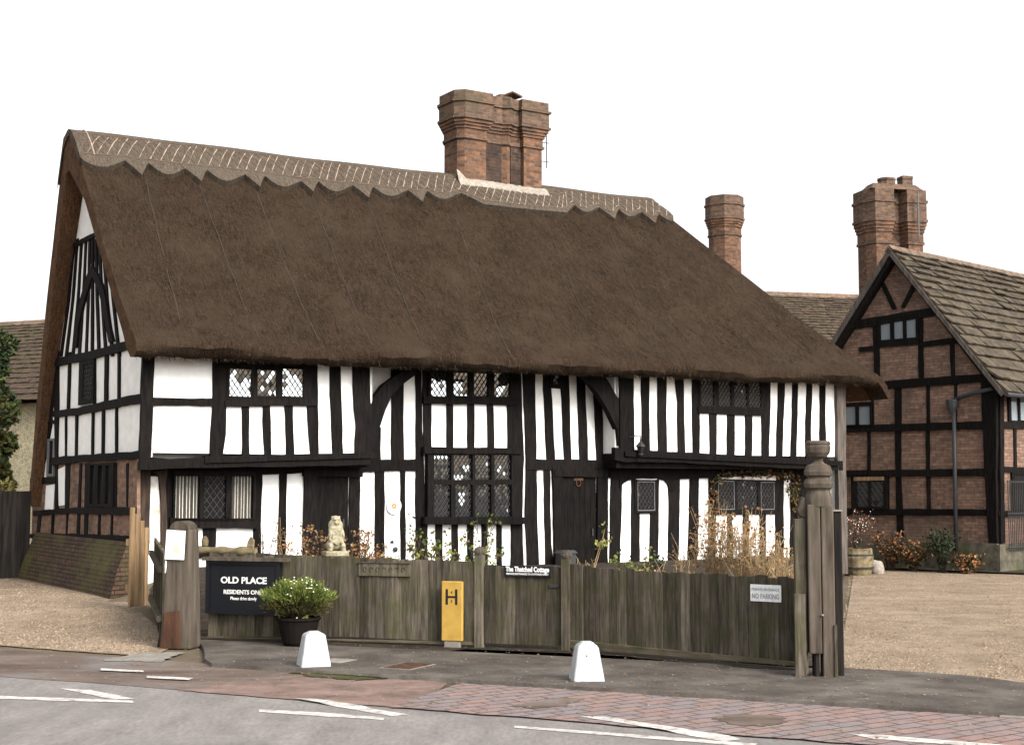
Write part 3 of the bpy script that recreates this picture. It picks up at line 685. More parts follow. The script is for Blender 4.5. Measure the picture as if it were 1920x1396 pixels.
# right bay, upper floor
w_.up([(660, 1158, 1185), (770, 1160, 1186), (852, 1160, 1187)], 'post', proud=.055)
for r in ([(660, 1201, 1215), (770, 1202, 1216), (860, 1203, 1217)], [(660, 1231, 1248), (760, 1232, 1248), (860, 1233, 1249)],
          [(660, 1264, 1279), (720, 1265, 1280), (752, 1269, 1281), (860, 1270, 1283)], [(760, 1329, 1343), (860, 1330, 1342)], [(760, 1363, 1377), (860, 1362, 1376)],
          [(760, 1397, 1410), (860, 1396, 1408)], [(660, 1460, 1472), (760, 1457, 1469), (868, 1454, 1465)],
          [(660, 1485, 1496), (740, 1485, 1495), (868, 1481, 1492)], [(660, 1512, 1523), (735, 1512, 1521), (790, 1509, 1519), (868, 1510, 1519)], [(660, 1537, 1546), (760, 1536, 1546), (868, 1536, 1548)]): w_.up(r)
w_.up([(660, 1296, 1312), (760, 1297, 1311), (860, 1298, 1310)]); w_.up([(660, 1425, 1444), (760, 1426, 1443), (866, 1428, 1440)])
w_.window(1308, 1428, 672, 768, [(1312, 1336, 708, 761), (1345, 1368, 710, 762), (1374, 1398, 711, 763), (1402, 1424, 713, 764)], .05, bright=[.0, .03, .06, .0], glass='dim_glass')
w_.across([(1306, 762, 774), (1430, 768, 780)], proud=.062)
w_.up([(670, 1563, 1580), (780, 1565, 1581), (880, 1566, 1581), (1075, 1571, 1585)], 'corner_post', 'grey_timber', proud=.09)
w_.across([(1148, 838, 862), (1170, 842, 866), (1250, 846, 866), (1400, 854, 874), (1575, 864, 882)], 'jetty_beam', proud=.09)
w_.across([(1165, 846, 855), (1400, 858, 866), (1565, 866, 873)], 'jetty_moulding', proud=.14, jit=.002)
# the jetties' undersides and the flying wall plate under the eave
MB().box(.02, 4.28, .06, .5, 2.38, 2.5).build('jetty_soffit', 'timber', cot); MB().box(9.98, 16.3, .06, .5, 2.42, 2.54).build('jetty_soffit', 'timber', cot)
MB().box(4.1, 10.1, -.03, .2, 4.3, 4.62).build('wall_plate', 'timber', cot)
MB().box(4.22, 4.30, .16, .5, 2.42, 4.6).build('bay_return', 'timber', cot); MB().box(9.94, 10.02, .07, .5, 2.72, 4.7).build('bay_return', 'plaster', cot); MB().box(9.92, 10.0, .0, .5, 2.42, 2.72).build('jetty_end_beam', 'timber', cot)
# curved braces of the recess
def brace(pts): return UPV.poly(pts, 'brace', 'timber', d0=.14, proud=.02)
brace([(690, 850), (690, 772), (700, 745), (717, 722), (740, 705), (760, 690), (775, 672), (795, 672), (793, 690), (775, 705), (752, 722), (735, 740), (722, 768), (710, 805), (704, 850)])
brace([(1160, 842), (1157, 806), (1140, 770), (1125, 745), (1108, 722), (1092, 705), (1080, 684), (1122, 684), (1130, 700), (1142, 718), (1155, 742), (1164, 752), (1164, 842)])
# centre, recessed, and ground floor
w_ = LOV
w_.across([(640, 866, 886), (720, 861, 883), (785, 860, 882)], proud=.05)
w_.across([(985, 860, 880), (1060, 861, 882), (1165, 862, 884)], proud=.05)
w_.up([(665, 733, 756), (760, 733, 755), (870, 733, 756)]); w_.up([(870, 703, 720), (960, 702, 720), (1075, 702, 720)]); w_.up([(870, 750, 758), (960, 750, 759), (1075, 751, 760)])
w_.up([(800, 680, 713), (880, 680, 713)], 'post'); w_.up([(640, 777, 789), (780, 779, 790), (940, 778, 796), (1080, 779, 799)], 'post'); w_.up([(640, 791, 806), (848, 793, 808)])
w_.up([(876, 655, 674), (1070, 650, 673)], 'post')
w_.window(800, 962, 672, 757, [(805, 836, 699, 743), (847, 876, 699, 742), (885, 912, 700, 743), (923, 953, 700, 744)], .08,
          bright=[lambda x, y: random.random() < .8, lambda x, y: (y < .3 and random.random() < .5) or (.3 < y < .75 and x < .7), .03, lambda x, y: .2 < x + (y - .5) * -.7 < .85 and x > .25])
w_.across([(790, 744, 757), (968, 745, 758)], proud=.1)
for r in ([(755, 836, 848), (842, 837, 849)], [(755, 875, 888), (842, 876, 889)], [(755, 912, 924), (842, 914, 926)], [(755, 950, 976), (842, 951, 977)]): w_.up(r)
w_.window(796, 972, 848, 974, [(808, 840, 853, 899), (845, 880, 853, 899), (885, 915, 853, 899), (921, 953, 853, 899), (808, 840, 908, 968), (848, 880, 908, 968), (885, 915, 908, 968), (921, 953, 908, 968)], .13,
          bright=[lambda x, y: y > .82 and .1 < x, lambda x, y: (x > .55 and .3 < y < .62) or (y < .2 and .1 < x < .55), lambda x, y: x > .75 and .5 < y < .8, .02, .0, lambda x, y: .25 < x < .62 and .35 < y < .75, .02, .03], pw=.088, ph=.125)
w_.across([(788, 838, 850), (970, 840, 851)], 'window_head', proud=.17); w_.across([(788, 968, 982), (978, 969, 982)], 'window_sill', proud=.19)
xs = [(816, 828, 817, 829), (846, 858, 847, 858), (875, 887, 876, 887), (902, 913, 902, 913), (930, 939, 931, 940)]
for a, b, c, d in xs: w_.up([(976, a, b), (1080, c, d)])
w_.up([(976, 793, 800), (1080, 795, 801)])
w_.up([(640, 957, 974), (720, 957, 976), (860, 958, 981), (960, 957, 978), (1080, 957, 981)], 'post')
w_.up([(640, 975, 1003), (720, 980, 1002), (860, 985, 1005), (960, 983, 1006), (1080, 988, 1010)], 'post')
for r in ([(640, 1017, 1032), (730, 1018, 1033), (865, 1024, 1040)], [(640, 1050, 1064), (730, 1051, 1066), (865, 1057, 1070)], [(640, 1079, 1095), (720, 1081, 1096), (865, 1086, 1102)],
          [(640, 1110, 1127), (740, 1112, 1127), (865, 1118, 1133)]): w_.up(r)
w_.window(1030, 1053, 686, 728, [(1035, 1049, 693, 720)], .05, bright=[.15], glass='dim_glass')
w_.up([(876, 1018, 1030), (1018, 1021, 1032), (1075, 1022, 1040)]); w_.up([(876, 1033, 1052), (960, 1036, 1053), (1075, 1037, 1056)], 'door_post', proud=.07)
w_.up([(876, 1118, 1137), (1075, 1116, 1136)], 'door_post', proud=.07); w_.across([(1036, 880, 893), (1136, 881, 894)], 'door_lintel', proud=.09)
def door(x0, x1, y0, y1, name, mt, knock=None):
    a, b, z0, z1 = LOV.rect(x0, x1, y0, y1); m = MB(); n = 6
    for i in range(n): m.box(a + (b - a) * i / n + .004, a + (b - a) * (i + 1) / n - .004, .485, .52, z0, z1)
    m.box(a, b, .49, .53, z0, z1); d = m.build(name, mt, cot)
    MB().box(b - .12, b - .09, .455, .485, z0 + .8, z0 + .95).build('door_handle', 'iron', d)
    if knock:
        k = LOV.P(*knock); MB().tube([(k[0] + .055 * math.cos(t * .52), .47, k[1] + .07 * math.sin(t * .52)) for t in range(13)], .012, 6).box(k[0] - .12, k[0] + .12, .465, .484, k[1] + .05, k[1] + .1).build('door_knocker', 'rust', d)
    return d
door(1053, 1117, 892, 1078, 'door', 'timber', (1083, 905))
door(590, 652, 890, 1070, 'door', 'timber')
w_.up([(870, 569, 592), (1070, 566, 590)], 'door_post', proud=.09); w_.across([(566, 872, 892), (676, 874, 894)], 'door_lintel', proud=.1)
w_.up([(876, 1145, 1166), (950, 1143, 1164), (1075, 1142, 1160)], 'post'); w_.across([(1140, 862, 896), (1260, 868, 898), (1480, 880, 890), (1575, 884, 894)], 'bressummer', proud=.065)
# arched blocked opening with its little window
w_.poly([(1160, 915), (1166, 906), (1174, 901), (1184, 898), (1184, 890), (1158, 890)], 'arch_brace', proud=.052); w_.poly([(1233, 897), (1244, 900), (1250, 907), (1254, 920), (1262, 920), (1262, 890), (1233, 890)], 'arch_brace', proud=.052)
w_.up([(895, 1183, 1190), (960, 1183, 1198), (1070, 1182, 1198)]); w_.up([(895, 1229, 1234), (960, 1218, 1234), (1070, 1217, 1232)]); w_.up([(880, 1252, 1273), (960, 1253, 1273), (1070, 1251, 1270)], 'post')
w_.window(1188, 1230, 898, 962, [(1193, 1226, 902, 957)], .05, bright=[.02], glass='dim_glass', casement=(0,))
w_.poly([(1190, 899), (1192, 895), (1205, 892), (1218, 893), (1229, 896), (1229, 900)], 'arch_head', 'plaster', proud=.05)
w_.up([(880, 1293, 1309), (960, 1291, 1309), (1070, 1288, 1306)]); w_.up([(880, 1328, 1342), (960, 1328, 1341), (1070, 1327, 1340)])
w_.window(1340, 1453, 896, 964, [(1344, 1375, 901, 955), (1380, 1418, 901, 955), (1424, 1450, 903, 955)], .05, bright=[.02, .04, .03], glass='dim_glass', casement=(0, 2))
w_.poly([(1342, 897), (1344, 886), (1420, 887), (1452, 891), (1452, 900)], 'window_head', 'stained_plaster', proud=.055)
for r in ([(962, 1363, 1372), (1070, 1363, 1373)], [(962, 1393, 1403), (1070, 1393, 1403)], [(962, 1424, 1435), (1070, 1424, 1435)]): w_.up(r)
w_.up([(885, 1453, 1468), (1070, 1453, 1468)], 'post'); w_.up([(890, 1482, 1530), (1070, 1480, 1530)], 'post')
# left bay, ground floor
w_.across([(277, 866, 892), (480, 866, 890), (570, 862, 886), (676, 860, 886)], 'bressummer', proud=.06)
w_.up([(862, 262, 280), (950, 262, 279), (1040, 262, 277)], 'corner_post', 'old_timber', proud=.07)
w_.poly([(280, 884), (283, 884), (292, 890), (297, 915), (300, 950), (300, 1015), (276, 1015), (278, 940)], 'plaster_panel', 'stained_plaster', proud=.02)
w_.poly([(284, 884), (296, 892), (299, 930), (300, 970), (300, 1030), (312, 1030), (310, 950), (308, 910), (312, 880)], 'dragon_post', 'old_timber', proud=.075)
w_.up([(880, 310, 324), (1050, 310, 322)], 'post')
wl = w_.window(322, 476, 882, 977, [(326, 371, 892, 971), (379, 420, 892, 971), (431, 471, 892, 971)], .1, bright=[0, 0, 0], clear=(0, 2), pw=.125, ph=.16, glass='dim_glass')
for (x0, x1) in ((325, 372), (430, 472)):
    a, b, z0, z1 = LOV.rect(x0, x1, 890, 973); n = 60
    rows = [[(a + (b - a) * i / n, .492 - .012 * math.sin(i * .75) - .008 * math.sin(i * 1.9), z) for i in range(n + 1)] for z in (z0, (z0 + z1) / 2, z1)]
    MB().grid(rows).build('curtain', 'curtain', wl, smooth=True)
w_.across([(316, 970, 988), (480, 972, 990)], 'window_sill', proud=.1)
w_.up([(980, 380, 404), (1040, 380, 404)]); w_.up([(880, 474, 491), (960, 474, 489), (1060, 474, 488)], 'post'); w_.up([(880, 523, 537), (960, 522, 536), (1060, 520, 534)])
w_.across([(1000, 1058, 1075), (1330, 1049, 1070), (1500, 1046, 1070)], 'sill_beam', proud=.055); w_.across([(300, 1022, 1040), (490, 1036, 1052), (800, 1058, 1078), (1000, 1059, 1078)], 'sill_beam', proud=.056)
# ---- gable (faces left)
w_ = GA
def zoomg(p): return [(x / 3.49, 600 + y / 3.49) for x, y in p]
br = [(62, 930), (106, 868), (258, 856), (258, 1020), (60, 1010)]
GA.poly(br, 'brick_infill', 'cottage_brick', d0=.05, proud=.012)
w_.across([(104, 673, 688), (180, 657, 672), (258, 634, 652), (270, 630, 650)], 'tie_beam', proud=.06)
w_.across([(104, 770, 782), (150, 764, 778), (258, 739, 757), (268, 738, 756)], proud=.05); w_.across([(104, 857, 872), (150, 853, 866), (258, 846, 860), (268, 844, 858)], 'jetty_beam', proud=.07)
w_.up([(640, 105, 112), (760, 104, 112), (850, 106, 110), (960, 106, 112)], 'post')
for r in ([(660, 131, 135), (770, 128, 132)], [(660, 179, 181), (770, 177, 181)], [(655, 199, 205), (760, 198, 204)], [(650, 223, 227), (750, 223, 227)]): w_.up(r)
for r in ([(770, 124, 127), (860, 124, 126)], [(770, 144, 148), (860, 143, 146)], [(770, 175, 178), (860, 174, 177)], [(765, 194, 198), (855, 193, 197)], [(760, 219, 222), (855, 219, 222)]): w_.up(r)
w_.window(152, 180, 668, 757, [(160, 177, 682, 749)], .05, bright=[.06], glass='dim_glass', pw=.12, ph=.17)
w_.across([(84, 790, 795), (108, 787, 793)]); w_.across([(60, 897, 908), (108, 893, 905)])
w_.window(91, 104, 822, 892, [(94, 102, 826, 888)], .04, lattice=False, mt='pale_frame', glass='dim_glass')
w_.up([(690, 100, 106), (800, 92, 98), (900, 72, 80)], 'principal_rafter', proud=.028)
w_.window(168, 218, 868, 950, [(174, 184, 872, 944), (189, 198, 872, 944), (203, 213, 872, 944)], .06, lattice=False, glass='dim_glass')
w_.across([(66, 957, 966), (140, 951, 962), (258, 950, 966)], proud=.05)
w_.poly([(110, 880), (125, 872), (125, 946), (110, 948)], 'plaster_panel', 'plaster', proud=.018); w_.poly([(88, 910), (104, 907), (101, 957), (85, 957)], 'plaster_panel', 'plaster', proud=.018)
for r in ([(868, 125, 134), (952, 124, 131)], [(868, 152, 156), (1005, 146, 151)], [(868, 162, 170), (1005, 160, 166)], [(868, 217, 221), (950, 217, 221)], [(868, 239, 243), (950, 239, 242)], [(960, 188, 191), (1005, 186, 190)],
          [(960, 211, 214), (1005, 210, 213)], [(960, 100, 104), (1003, 98, 102)], [(960, 74, 80), (1003, 70, 76)], [(960, 127, 130), (1003, 126, 128)]): w_.up(r)
w_.across([(60, 1000, 1008), (150, 1000, 1008), (258, 1004, 1014)], proud=.055)
# gable top: collar, curved inverted V, close studs
w_.across([(138, 458, 466), (160, 447, 455), (188, 433, 441)], 'collar', proud=.05)
for xt, xb in ((141, 116), (147, 126), (155, 138), (163, 150), (170, 163), (176, 175), (182, 188), (188, 201), (196, 213), (206, 226)):
    yt = 448 if 140 < xt < 190 else 470
    w_.up([(yt, xt - 2, xt + 1.5), (560, xt * .6 + xb * .4 - 2, xt * .6 + xb * .4 + 1.5), (668, xb - 2.2, xb + 2)])
w_.poly([(172, 503), (178, 500), (181, 508), (172, 535), (160, 572), (152, 610), (148, 652), (141, 652), (146, 605), (155, 560), (165, 525)], 'brace', proud=.055)
w_.poly([(172, 503), (178, 500), (190, 520), (200, 545), (206, 580), (211, 615), (217, 640), (209, 642), (203, 610), (196, 570), (188, 540), (178, 520)], 'brace', proud=.057)
MB().box(-.06, .3, -.045, .25, 4.3, 4.6).build('wall_plate', 'timber', cot)
# battered mossy brick plinth
def plinth():
    v0, v1 = .42, 6.55; a = [(-.02, v0, 1.12), (-.09, v0, 1.1), (-.42, v0 - .25, .1), (-.02, v0, -.1)]; n = 10
    rows = []
    for i in range(n + 1):
        v = v0 + (v1 - v0) * i / n; k = -.1 * (1 - i / n); rows.append([(-.02, v, 1.1), (-.09, v, 1.08), (-.3, v + k, .62), (-.5, v + 2 * k, -.05), (-.02, v, -.05)])
    m = MB().grid(rows); m.add(rows[0], [(4, 3, 2, 1, 0)]); m.build('plinth', 'mossy_brick', cot)
plinth()
# ---- chimney stacks
def offset(pl, d):
    n = len(pl); o = []
    for i in range(n):
        p0, p1, p2 = Vector(pl[i - 1]), Vector(pl[i]), Vector(pl[(i + 1) % n]); a = (p1 - p0).normalized(); b = (p2 - p1).normalized()
        na, nb = Vector((a.y, -a.x)), Vector((b.y, -b.x)); k = (na + nb); k = k / max(.35, k.dot(na)); o.append(tuple(p1 + k * d))
    return o
def stack(root, pl, z0, z1, mt, head, name='chimney', mt2=None, flare=1.0):
    """brick shaft with an oversailing, string-coursed head; head = fraction of height"""
    m = MB(); zh = z1 - head; H = head
    lay = [(z0, zh, 0, 0), (zh, zh + .05 * H, .055, 1), (zh + .05 * H, zh + .22 * H, .02, 0), (zh + .22 * H, zh + .28 * H, .06, 0), (zh + .28 * H, zh + .34 * H, .1, 0), (zh + .34 * H, zh + .41 * H, .14, 0), (zh + .41 * H, zh + .46 * H, .19, 1),
           (zh + .46 * H, zh + .76 * H, .15, 1), (zh + .76 * H, zh + .81 * H, .2, 1), (zh + .81 * H, z1, .14, 1)]
    for a, b, d, k in lay:
        o = offset(pl, d * flare) if d else pl; m.prism([(x, y, a) for x, y in o], [(x, y, b) for x, y in o], k)
    return m.build(name, [mt, mt2 or mt], root)
cu0 = CO.onV(871, 338, 3.35)[0]; cu1 = CO.onV(1016, 346, 3.35)[0]; cw = cu1 - cu0
pl = [(0, 0), (.27 * cw, 0), (.27 * cw, .13), (.5 * cw, .13), (.56 * cw, .05), (.62 * cw, .13), (.76 * cw, .13), (.76 * cw, 0), (cw, 0), (cw, .75), (0, .85), (-.12, .7), (-.12, .12)]
ch = stack(cot, [(cu0 + x, 3.35 + y) for x, y in pl], 8.0, 10.88, 'chimney_brick', 1.08, mt2='weathered_brick', flare=.82)
m = MB(); m.box(cu0 + .27 * cw + .002, cu0 + .5 * cw, 3.452, 3.52, 8.3, 9.79).build('flue_panel', 'sooty_brick', ch); MB().box(cu0 + .62 * cw, cu0 + .76 * cw - .002, 3.452, 3.52, 8.3, 9.79).build('flue_panel', 'sooty_brick', ch)
m = MB(); p = [(cu0 + .6 * cw + a, 3.5 + b, 10.88 + c) for a, b, c in ((-.28, 0, 0), (.05, -.12, .16), (.4, .0, .12), (.3, .3, .1), (0, .4, .14), (.12, .1, 0))]
MB().prism(p[:5], [(x, y, z + .035) for x, y, z in p[:5]]).build('cap_tile', 'weathered_brick', ch)
MB().prism([(cu0 + .45 * cw, 3.42, 10.83), (cu0 + .62 * cw, 3.42, 10.83), (cu0 + .62 * cw, 3.9, 10.83), (cu0 + .45 * cw, 3.9, 10.83)], [(cu0 + .5 * cw, 3.5, 11.0), (cu0 + .6 * cw, 3.5, 11.0), (cu0 + .6 * cw, 3.8, 11.0), (cu0 + .5 * cw, 3.8, 11.0)]).build('flue_top', 'weathered_brick', ch)
fl = MB(); rows = []
for i in range(41):
    t = i / 40; x = cu0 - .2 + (cw + .3) * t; j = random.uniform(-.015, .015); p = cap_pt(x, 3.265 + j, .135); q = cap_pt(x, 3.36, .12)
    rows.append([(x, p[1], p[2] - .08), p, (x, 3.27, q[2] + .04 + j), (x, 3.36, q[2] + .1 + j + .2 * max(0, 1 - t * 9)), (x, 3.5, q[2] + .05)])
fl.grid(rows, flip=True)
fl.build('mortar_fillet', 'mortar', ch)
MB().tube([(cu1 + .3, 3.6, 9.45), (cu1 + .3, 3.6, 10.45)], .012, 6).tube([(cu1, 3.6, 9.6), (cu1 + .38, 3.6, 9.6)], .009, 6).tube([(cu1, 3.6, 10.05), (cu1 + .38, 3.6, 10.05)], .009, 6).build('aerial_rod', 'iron', ch)

# things fixed to the cottage
def at_wall(wall, px, py, d):
    a, z = wall.P(px, py); x, y = CO.W(a, wall.off + d); return (x, y, z)
t = thing('wall_plaque', 'round white plaque with an orange flower on the white panel left of the great window', 'plaque', at_wall(LOV, 737, 948, -.03), CO.ang)
m = MB(); n = 28; m.prism([(.15 * math.cos(6.2832 * k / n), -.01, .16 * math.sin(6.2832 * k / n)) for k in range(n)], [(.15 * math.cos(6.2832 * k / n), .025, .16 * math.sin(6.2832 * k / n)) for k in range(n)])
m.build('disc', 'plaque', t); m = MB(); m.tube([(.145 * math.cos(6.2832 * k / 24), -.012, .155 * math.sin(6.2832 * k / 24)) for k in range(25)], .012, 6); m.build('rim', 'plaque', t)
m = MB()
for k in range(5):
    a = k * 1.2566 + .4; c = (.035 * math.cos(a), .035 * math.sin(a)); m.prism([(c[0] + .026 * math.cos(b * .785), -.016, c[1] + .026 * math.sin(b * .785)) for b in range(8)], [(c[0] + .026 * math.cos(b * .785), -.0095, c[1] + .026 * math.sin(b * .785)) for b in range(8)])
m.build('flower_emblem', 'orange', t)
t = thing('wall_lantern', 'black iron lantern on a bracket over the right-hand jetty beam', 'lantern', at_wall(UPV, 1190, 850, -.2), CO.ang)
MB().lathe([(.05, 0), (.085, .13), (.09, .14)], seg=6).build('glass_case', 'dim_glass', t); MB().lathe([(.11, .14), (.1, .16), (.02, .25), (.012, .3)], seg=6).build('hood', 'iron', t)
MB().tube([(.0, 0, .28), (.0, .0, .36), (-.1, .05, .36), (-.18, .15, .33)], .012, 6).build('bracket', 'iron', t); MB().lathe([(.055, -.03), (.055, 0)], seg=6).build('base', 'iron', t)
for px, py, r, lab in ((734, 1015, .035, 'small square iron tie plate on the white panel below the round plaque'), (740, 1029, .05, 'small round iron hook low on the panel below the round plaque')):
    t = thing('wall_fitting', lab, 'wall fitting', at_wall(LOV, px, py, -.02), CO.ang)
    MB().lathe([(r, 0), (r, .02), (r * .4, .03)], seg=4 if r < .04 else 10).build('plate', 'iron', t).rotation_euler = (R(90), 0, 0)
    MB().tube([(0, -.02, 0), (0, -.06, -.02), (0, -.06, -.06)], .008, 6).build('hook', 'iron', t)
for s, px, py in (('A', 1047, 828), ('D', 1078, 827), ('1', 1015, 847), ('3', 1049, 849), ('9', 1079, 847), ('0', 1109, 847)):
    a, z = LOV.P(px, py); text(s, .19, 'faint_letter', cot, (a, .497, z), 0, 'date_letter', thick=.002)
t = thing('post_box', 'dark square box on a stand beside the central door', 'box', (*CO.W(LOV.P(1045, 1040)[0], .2), .4), CO.ang)
MB().box(-.17, .17, -.12, .12, 0, .3).build('case', 'iron', t); MB().prism([(-.2, -.15, .3), (.2, -.15, .3), (.2, .15, .3), (-.2, .15, .3)], [(-.15, -.1, .36), (.15, -.1, .36), (.15, .1, .36), (-.15, .1, .36)]).build('lid', 'pipe', t)

# ================================================================== THE BRICK HOUSE ON THE RIGHT
c = atY(1868, 900, 33.9); HO = Frame(c[0], c[1], .7227, .691)
ho = thing('brick_house', 'brick infilled timber framed house with a steep gable and stone slab roof at right', 'house', (HO.o[0], HO.o[1], 0), HO.ang)
HG, HS = Wall(HO, ho, 'U', 0.0), Wall(HO, ho, 'V', 0.0)
va, za = HO.onU(1678, 480); ve, zev = HO.onU(1862, 712); GW = 2 * va
zev = 4.5; za = HO.onU(1676, 488)[1]
o = [(0, -.1), (0, zev), (va, za), (GW, zev), (GW, -.1)]
MB().prism([(0, v, z) for v, z in o], [(.3, v, z) for v, z in o]).box(.3, 14, 0, .3, -.1, zev).box(.3, 14, GW - .3, GW, -.1, zev).build('wall', 'house_brick', ho)
HG.poly([(1600, 1013), (1740, 1016), (1872, 1018), (1872, 1075), (1600, 1075)], 'stone_base', 'stone_base', d0=.05, proud=.09)
MB().box(-.09, 13, -.09, -.002, -.1, HO.onU(1868, 1020)[1]).build('stone_base', 'stone_base', ho)
w_ = HG
w_.across([(1600, 602, 618), (1680, 588, 604), (1765, 574, 590)], 'collar', proud=.05)
w_.across([(1575, 720, 734), (1660, 714, 729), (1850, 700, 716)], 'beam', proud=.06); w_.across([(1575, 797, 811), (1700, 794, 808), (1850, 789, 804)], 'beam', proud=.06)
w_.across([(1575, 882, 894), (1850, 878, 892)], 'beam', proud=.06); w_.across([(1575, 953, 965), (1850, 954, 966)], 'beam', proud=.06)
w_.across([(1725, 641, 651), (1800, 632, 643)]); w_.across([(1612, 651, 660), (1642, 648, 657)])
w_.up([(598, 1637, 1649), (690, 1640, 1650), (722, 1642, 1651)], 'post'); w_.up([(588, 1721, 1731), (715, 1724, 1733)], 'post'); w_.up([(640, 1782, 1790), (706, 1784, 1791)])
w_.up([(702, 1841, 1870), (800, 1845, 1871), (900, 1849, 1870), (1018, 1856, 1872)], 'corner_post', proud=.075); w_.up([(717, 1678, 1691), (880, 1680, 1690), (1012, 1683, 1696)], 'post')
for r in ([(720, 1738, 1744), (795, 1738, 1744)], [(710, 1790, 1795), (790, 1790, 1795)], [(808, 1627, 1633), (884, 1627, 1633)], [(805, 1737, 1744), (884, 1737, 1744)], [(890, 1738, 1745), (957, 1739, 1746)], [(890, 1664, 1668), (957, 1664, 1668)],
          [(720, 1634, 1639), (800, 1634, 1639)]): w_.up(r)
w_.poly([(1652, 532), (1657, 526), (1682, 578), (1674, 580)], 'brace', proud=.045); w_.poly([(1716, 524), (1722, 532), (1697, 577), (1690, 577)], 'brace', proud=.045)
w_.window(1647, 1724, 592, 648, [(1653, 1671, 599, 637), (1678, 1695, 597, 635), (1701, 1719, 595, 633)], .06, lattice=False, glass='sky_glass')
w_.window(1582, 1636, 754, 803, [(1587, 1606, 762, 797), (1612, 1633, 761, 796)], .06, lattice=False, glass='sky_glass')
w_.window(1598, 1666, 890, 957, [(1608, 1630, 903, 950), (1634, 1658, 903, 950)], .06, bright=[.05, .05], glass='dim_glass', pw=.16, ph=.2)
w_.poly([(1604, 894), (1660, 893), (1660, 900), (1604, 901)], 'window_head', 'pale_wood', proud=.075)
w_ = HS
w_.across([(1870, 790, 803), (1930, 791, 804)], 'beam', proud=.05); w_.across([(1870, 874, 884), (1930, 876, 886)], 'beam', proud=.05); w_.across([(1870, 957, 967), (1930, 957, 967)], 'beam', proud=.05)
w_.up([(800, 1899, 1904), (876, 1900, 1905)]); w_.up([(715, 1870, 1878), (900, 1871, 1878), (1018, 1872, 1880)], 'post', proud=.07)
w_.window(1888, 1950, 738, 792, [(1893, 1906, 745, 788), (1910, 1925, 745, 788)], .05, lattice=False, glass='sky_glass'); w_.window(1895, 1960, 886, 957, [(1899, 1925, 890, 953)], .05, lattice=False, glass='dim_glass')
uS = HS.P(1930, 900)[0]
for py, h in ((797, .14), (880, .12), (962, .12)):
    z = HS.P(1925, py)[1]; MB().box(uS - .02, 12.9, -.043, .03, z - h / 2, z + h / 2).build('beam', 'timber', ho)
for i in range(8): x = uS + .55 + i * 1.15; MB().box(x, x + .13, -.031, .03, HO.onV(1868, 1020)[1], zev - .05).build('stud', 'timber', ho)
g = MB()
for i in range(26): g.tube([(.25 + i * .09, -.16, .5), (.25 + i * .09, -.16, 2.2)], .012, 5)
for z in (.6, 1.4, 2.15): g.tube([(.2, -.16, z), (2.6, -.16, z)], .014, 5)
g.build('iron_grille', 'iron', ho)
# stone slab roof: overlapping courses, near slope and far slope
def slabs(root, ulen, eave_v, eave_z, ridge_v, ridge_z, courses, u0, name, mt, wmin=.3, wmax=.65, th=.03, lift=.045):
    m = MB(); dv, dz = ridge_v - eave_v, ridge_z - eave_z; L = math.hypot(dv, dz); nx, nz = (-dz / L, dv / L) if dv > 0 else (dz / L, -dv / L)
    ts = [0]; 
    for i in range(courses): ts.append(ts[-1] + (1.35 - .7 * i / courses) )
    T = ts[-1]; ts = [x / T for x in ts]
    for i in range(courses):
        t0, t1 = ts[i], min(1, ts[i + 1] + .35 / courses); u = u0 - random.uniform(0, .2)
        while u < u0 + ulen:
            wd = random.uniform(wmin, wmax) * (1.15 - .4 * i / courses); k = random.uniform(-.012, .012) / L; e = th * random.uniform(.9, 1.8); ua, ub = max(u, u0), min(u + wd - .01, u0 + ulen)
            if ub - ua > .03:
                lo = (eave_v + dv * (t0 + k), eave_z + dz * (t0 + k)); hi_ = (eave_v + dv * t1, eave_z + dz * t1); s = lift + random.uniform(0, lift * .45)
                q = [(lo[0] + nx * s, lo[1] + nz * s), (hi_[0] + nx * .012, hi_[1] + nz * .012)]
                r1, r2 = random.uniform(-.3, .3) * lift, random.uniform(-.3, .3) * lift
                A = [(ua, q[0][0] + nx * r1, q[0][1] + nz * r1), (ub, q[0][0] + nx * r2, q[0][1] + nz * r2), (ub, q[1][0], q[1][1]), (ua, q[1][0], q[1][1])]
                B = [(x, y - nx * e, z - nz * e) for x, y, z in A]; m.prism(B, A)
            u += wd
    return m.build(name, mt, root)
RT = za + .28
rf = slabs(ho, 13, -.42, zev - .28, va, RT, 16, -.28, 'roof', 'stone_slab', .35, .8, .045, .085)
MB().prism([(-.24, -.36, zev - .3), (-.24, va, RT - .05), (-.24, va, RT - .2), (-.24, -.2, zev - .3)], [(12.7, -.36, zev - .3), (12.7, va, RT - .05), (12.7, va, RT - .2), (12.7, -.2, zev - .3)]).build('roof_boarding', 'timber', rf)
MB().prism([(-.28, GW + .42, zev - .28), (-.28, va, RT), (-.28, va, RT - .12), (-.28, GW + .3, zev - .32)], [(12.7, GW + .42, zev - .28), (12.7, va, RT), (12.7, va, RT - .12), (12.7, GW + .3, zev - .32)]).build('far_slope', 'stone_slab', rf)
m = MB()
for i in range(28): x = -.28 + i * .45; m.prism([(x, va - .14, RT - .08), (x, va, RT + .09), (x, va + .14, RT - .08)], [(x + .44, va - .14, RT - .085), (x + .44, va, RT + .085), (x + .44, va + .14, RT - .085)])
m.build('ridge_tile', 'ridge_tile', rf)
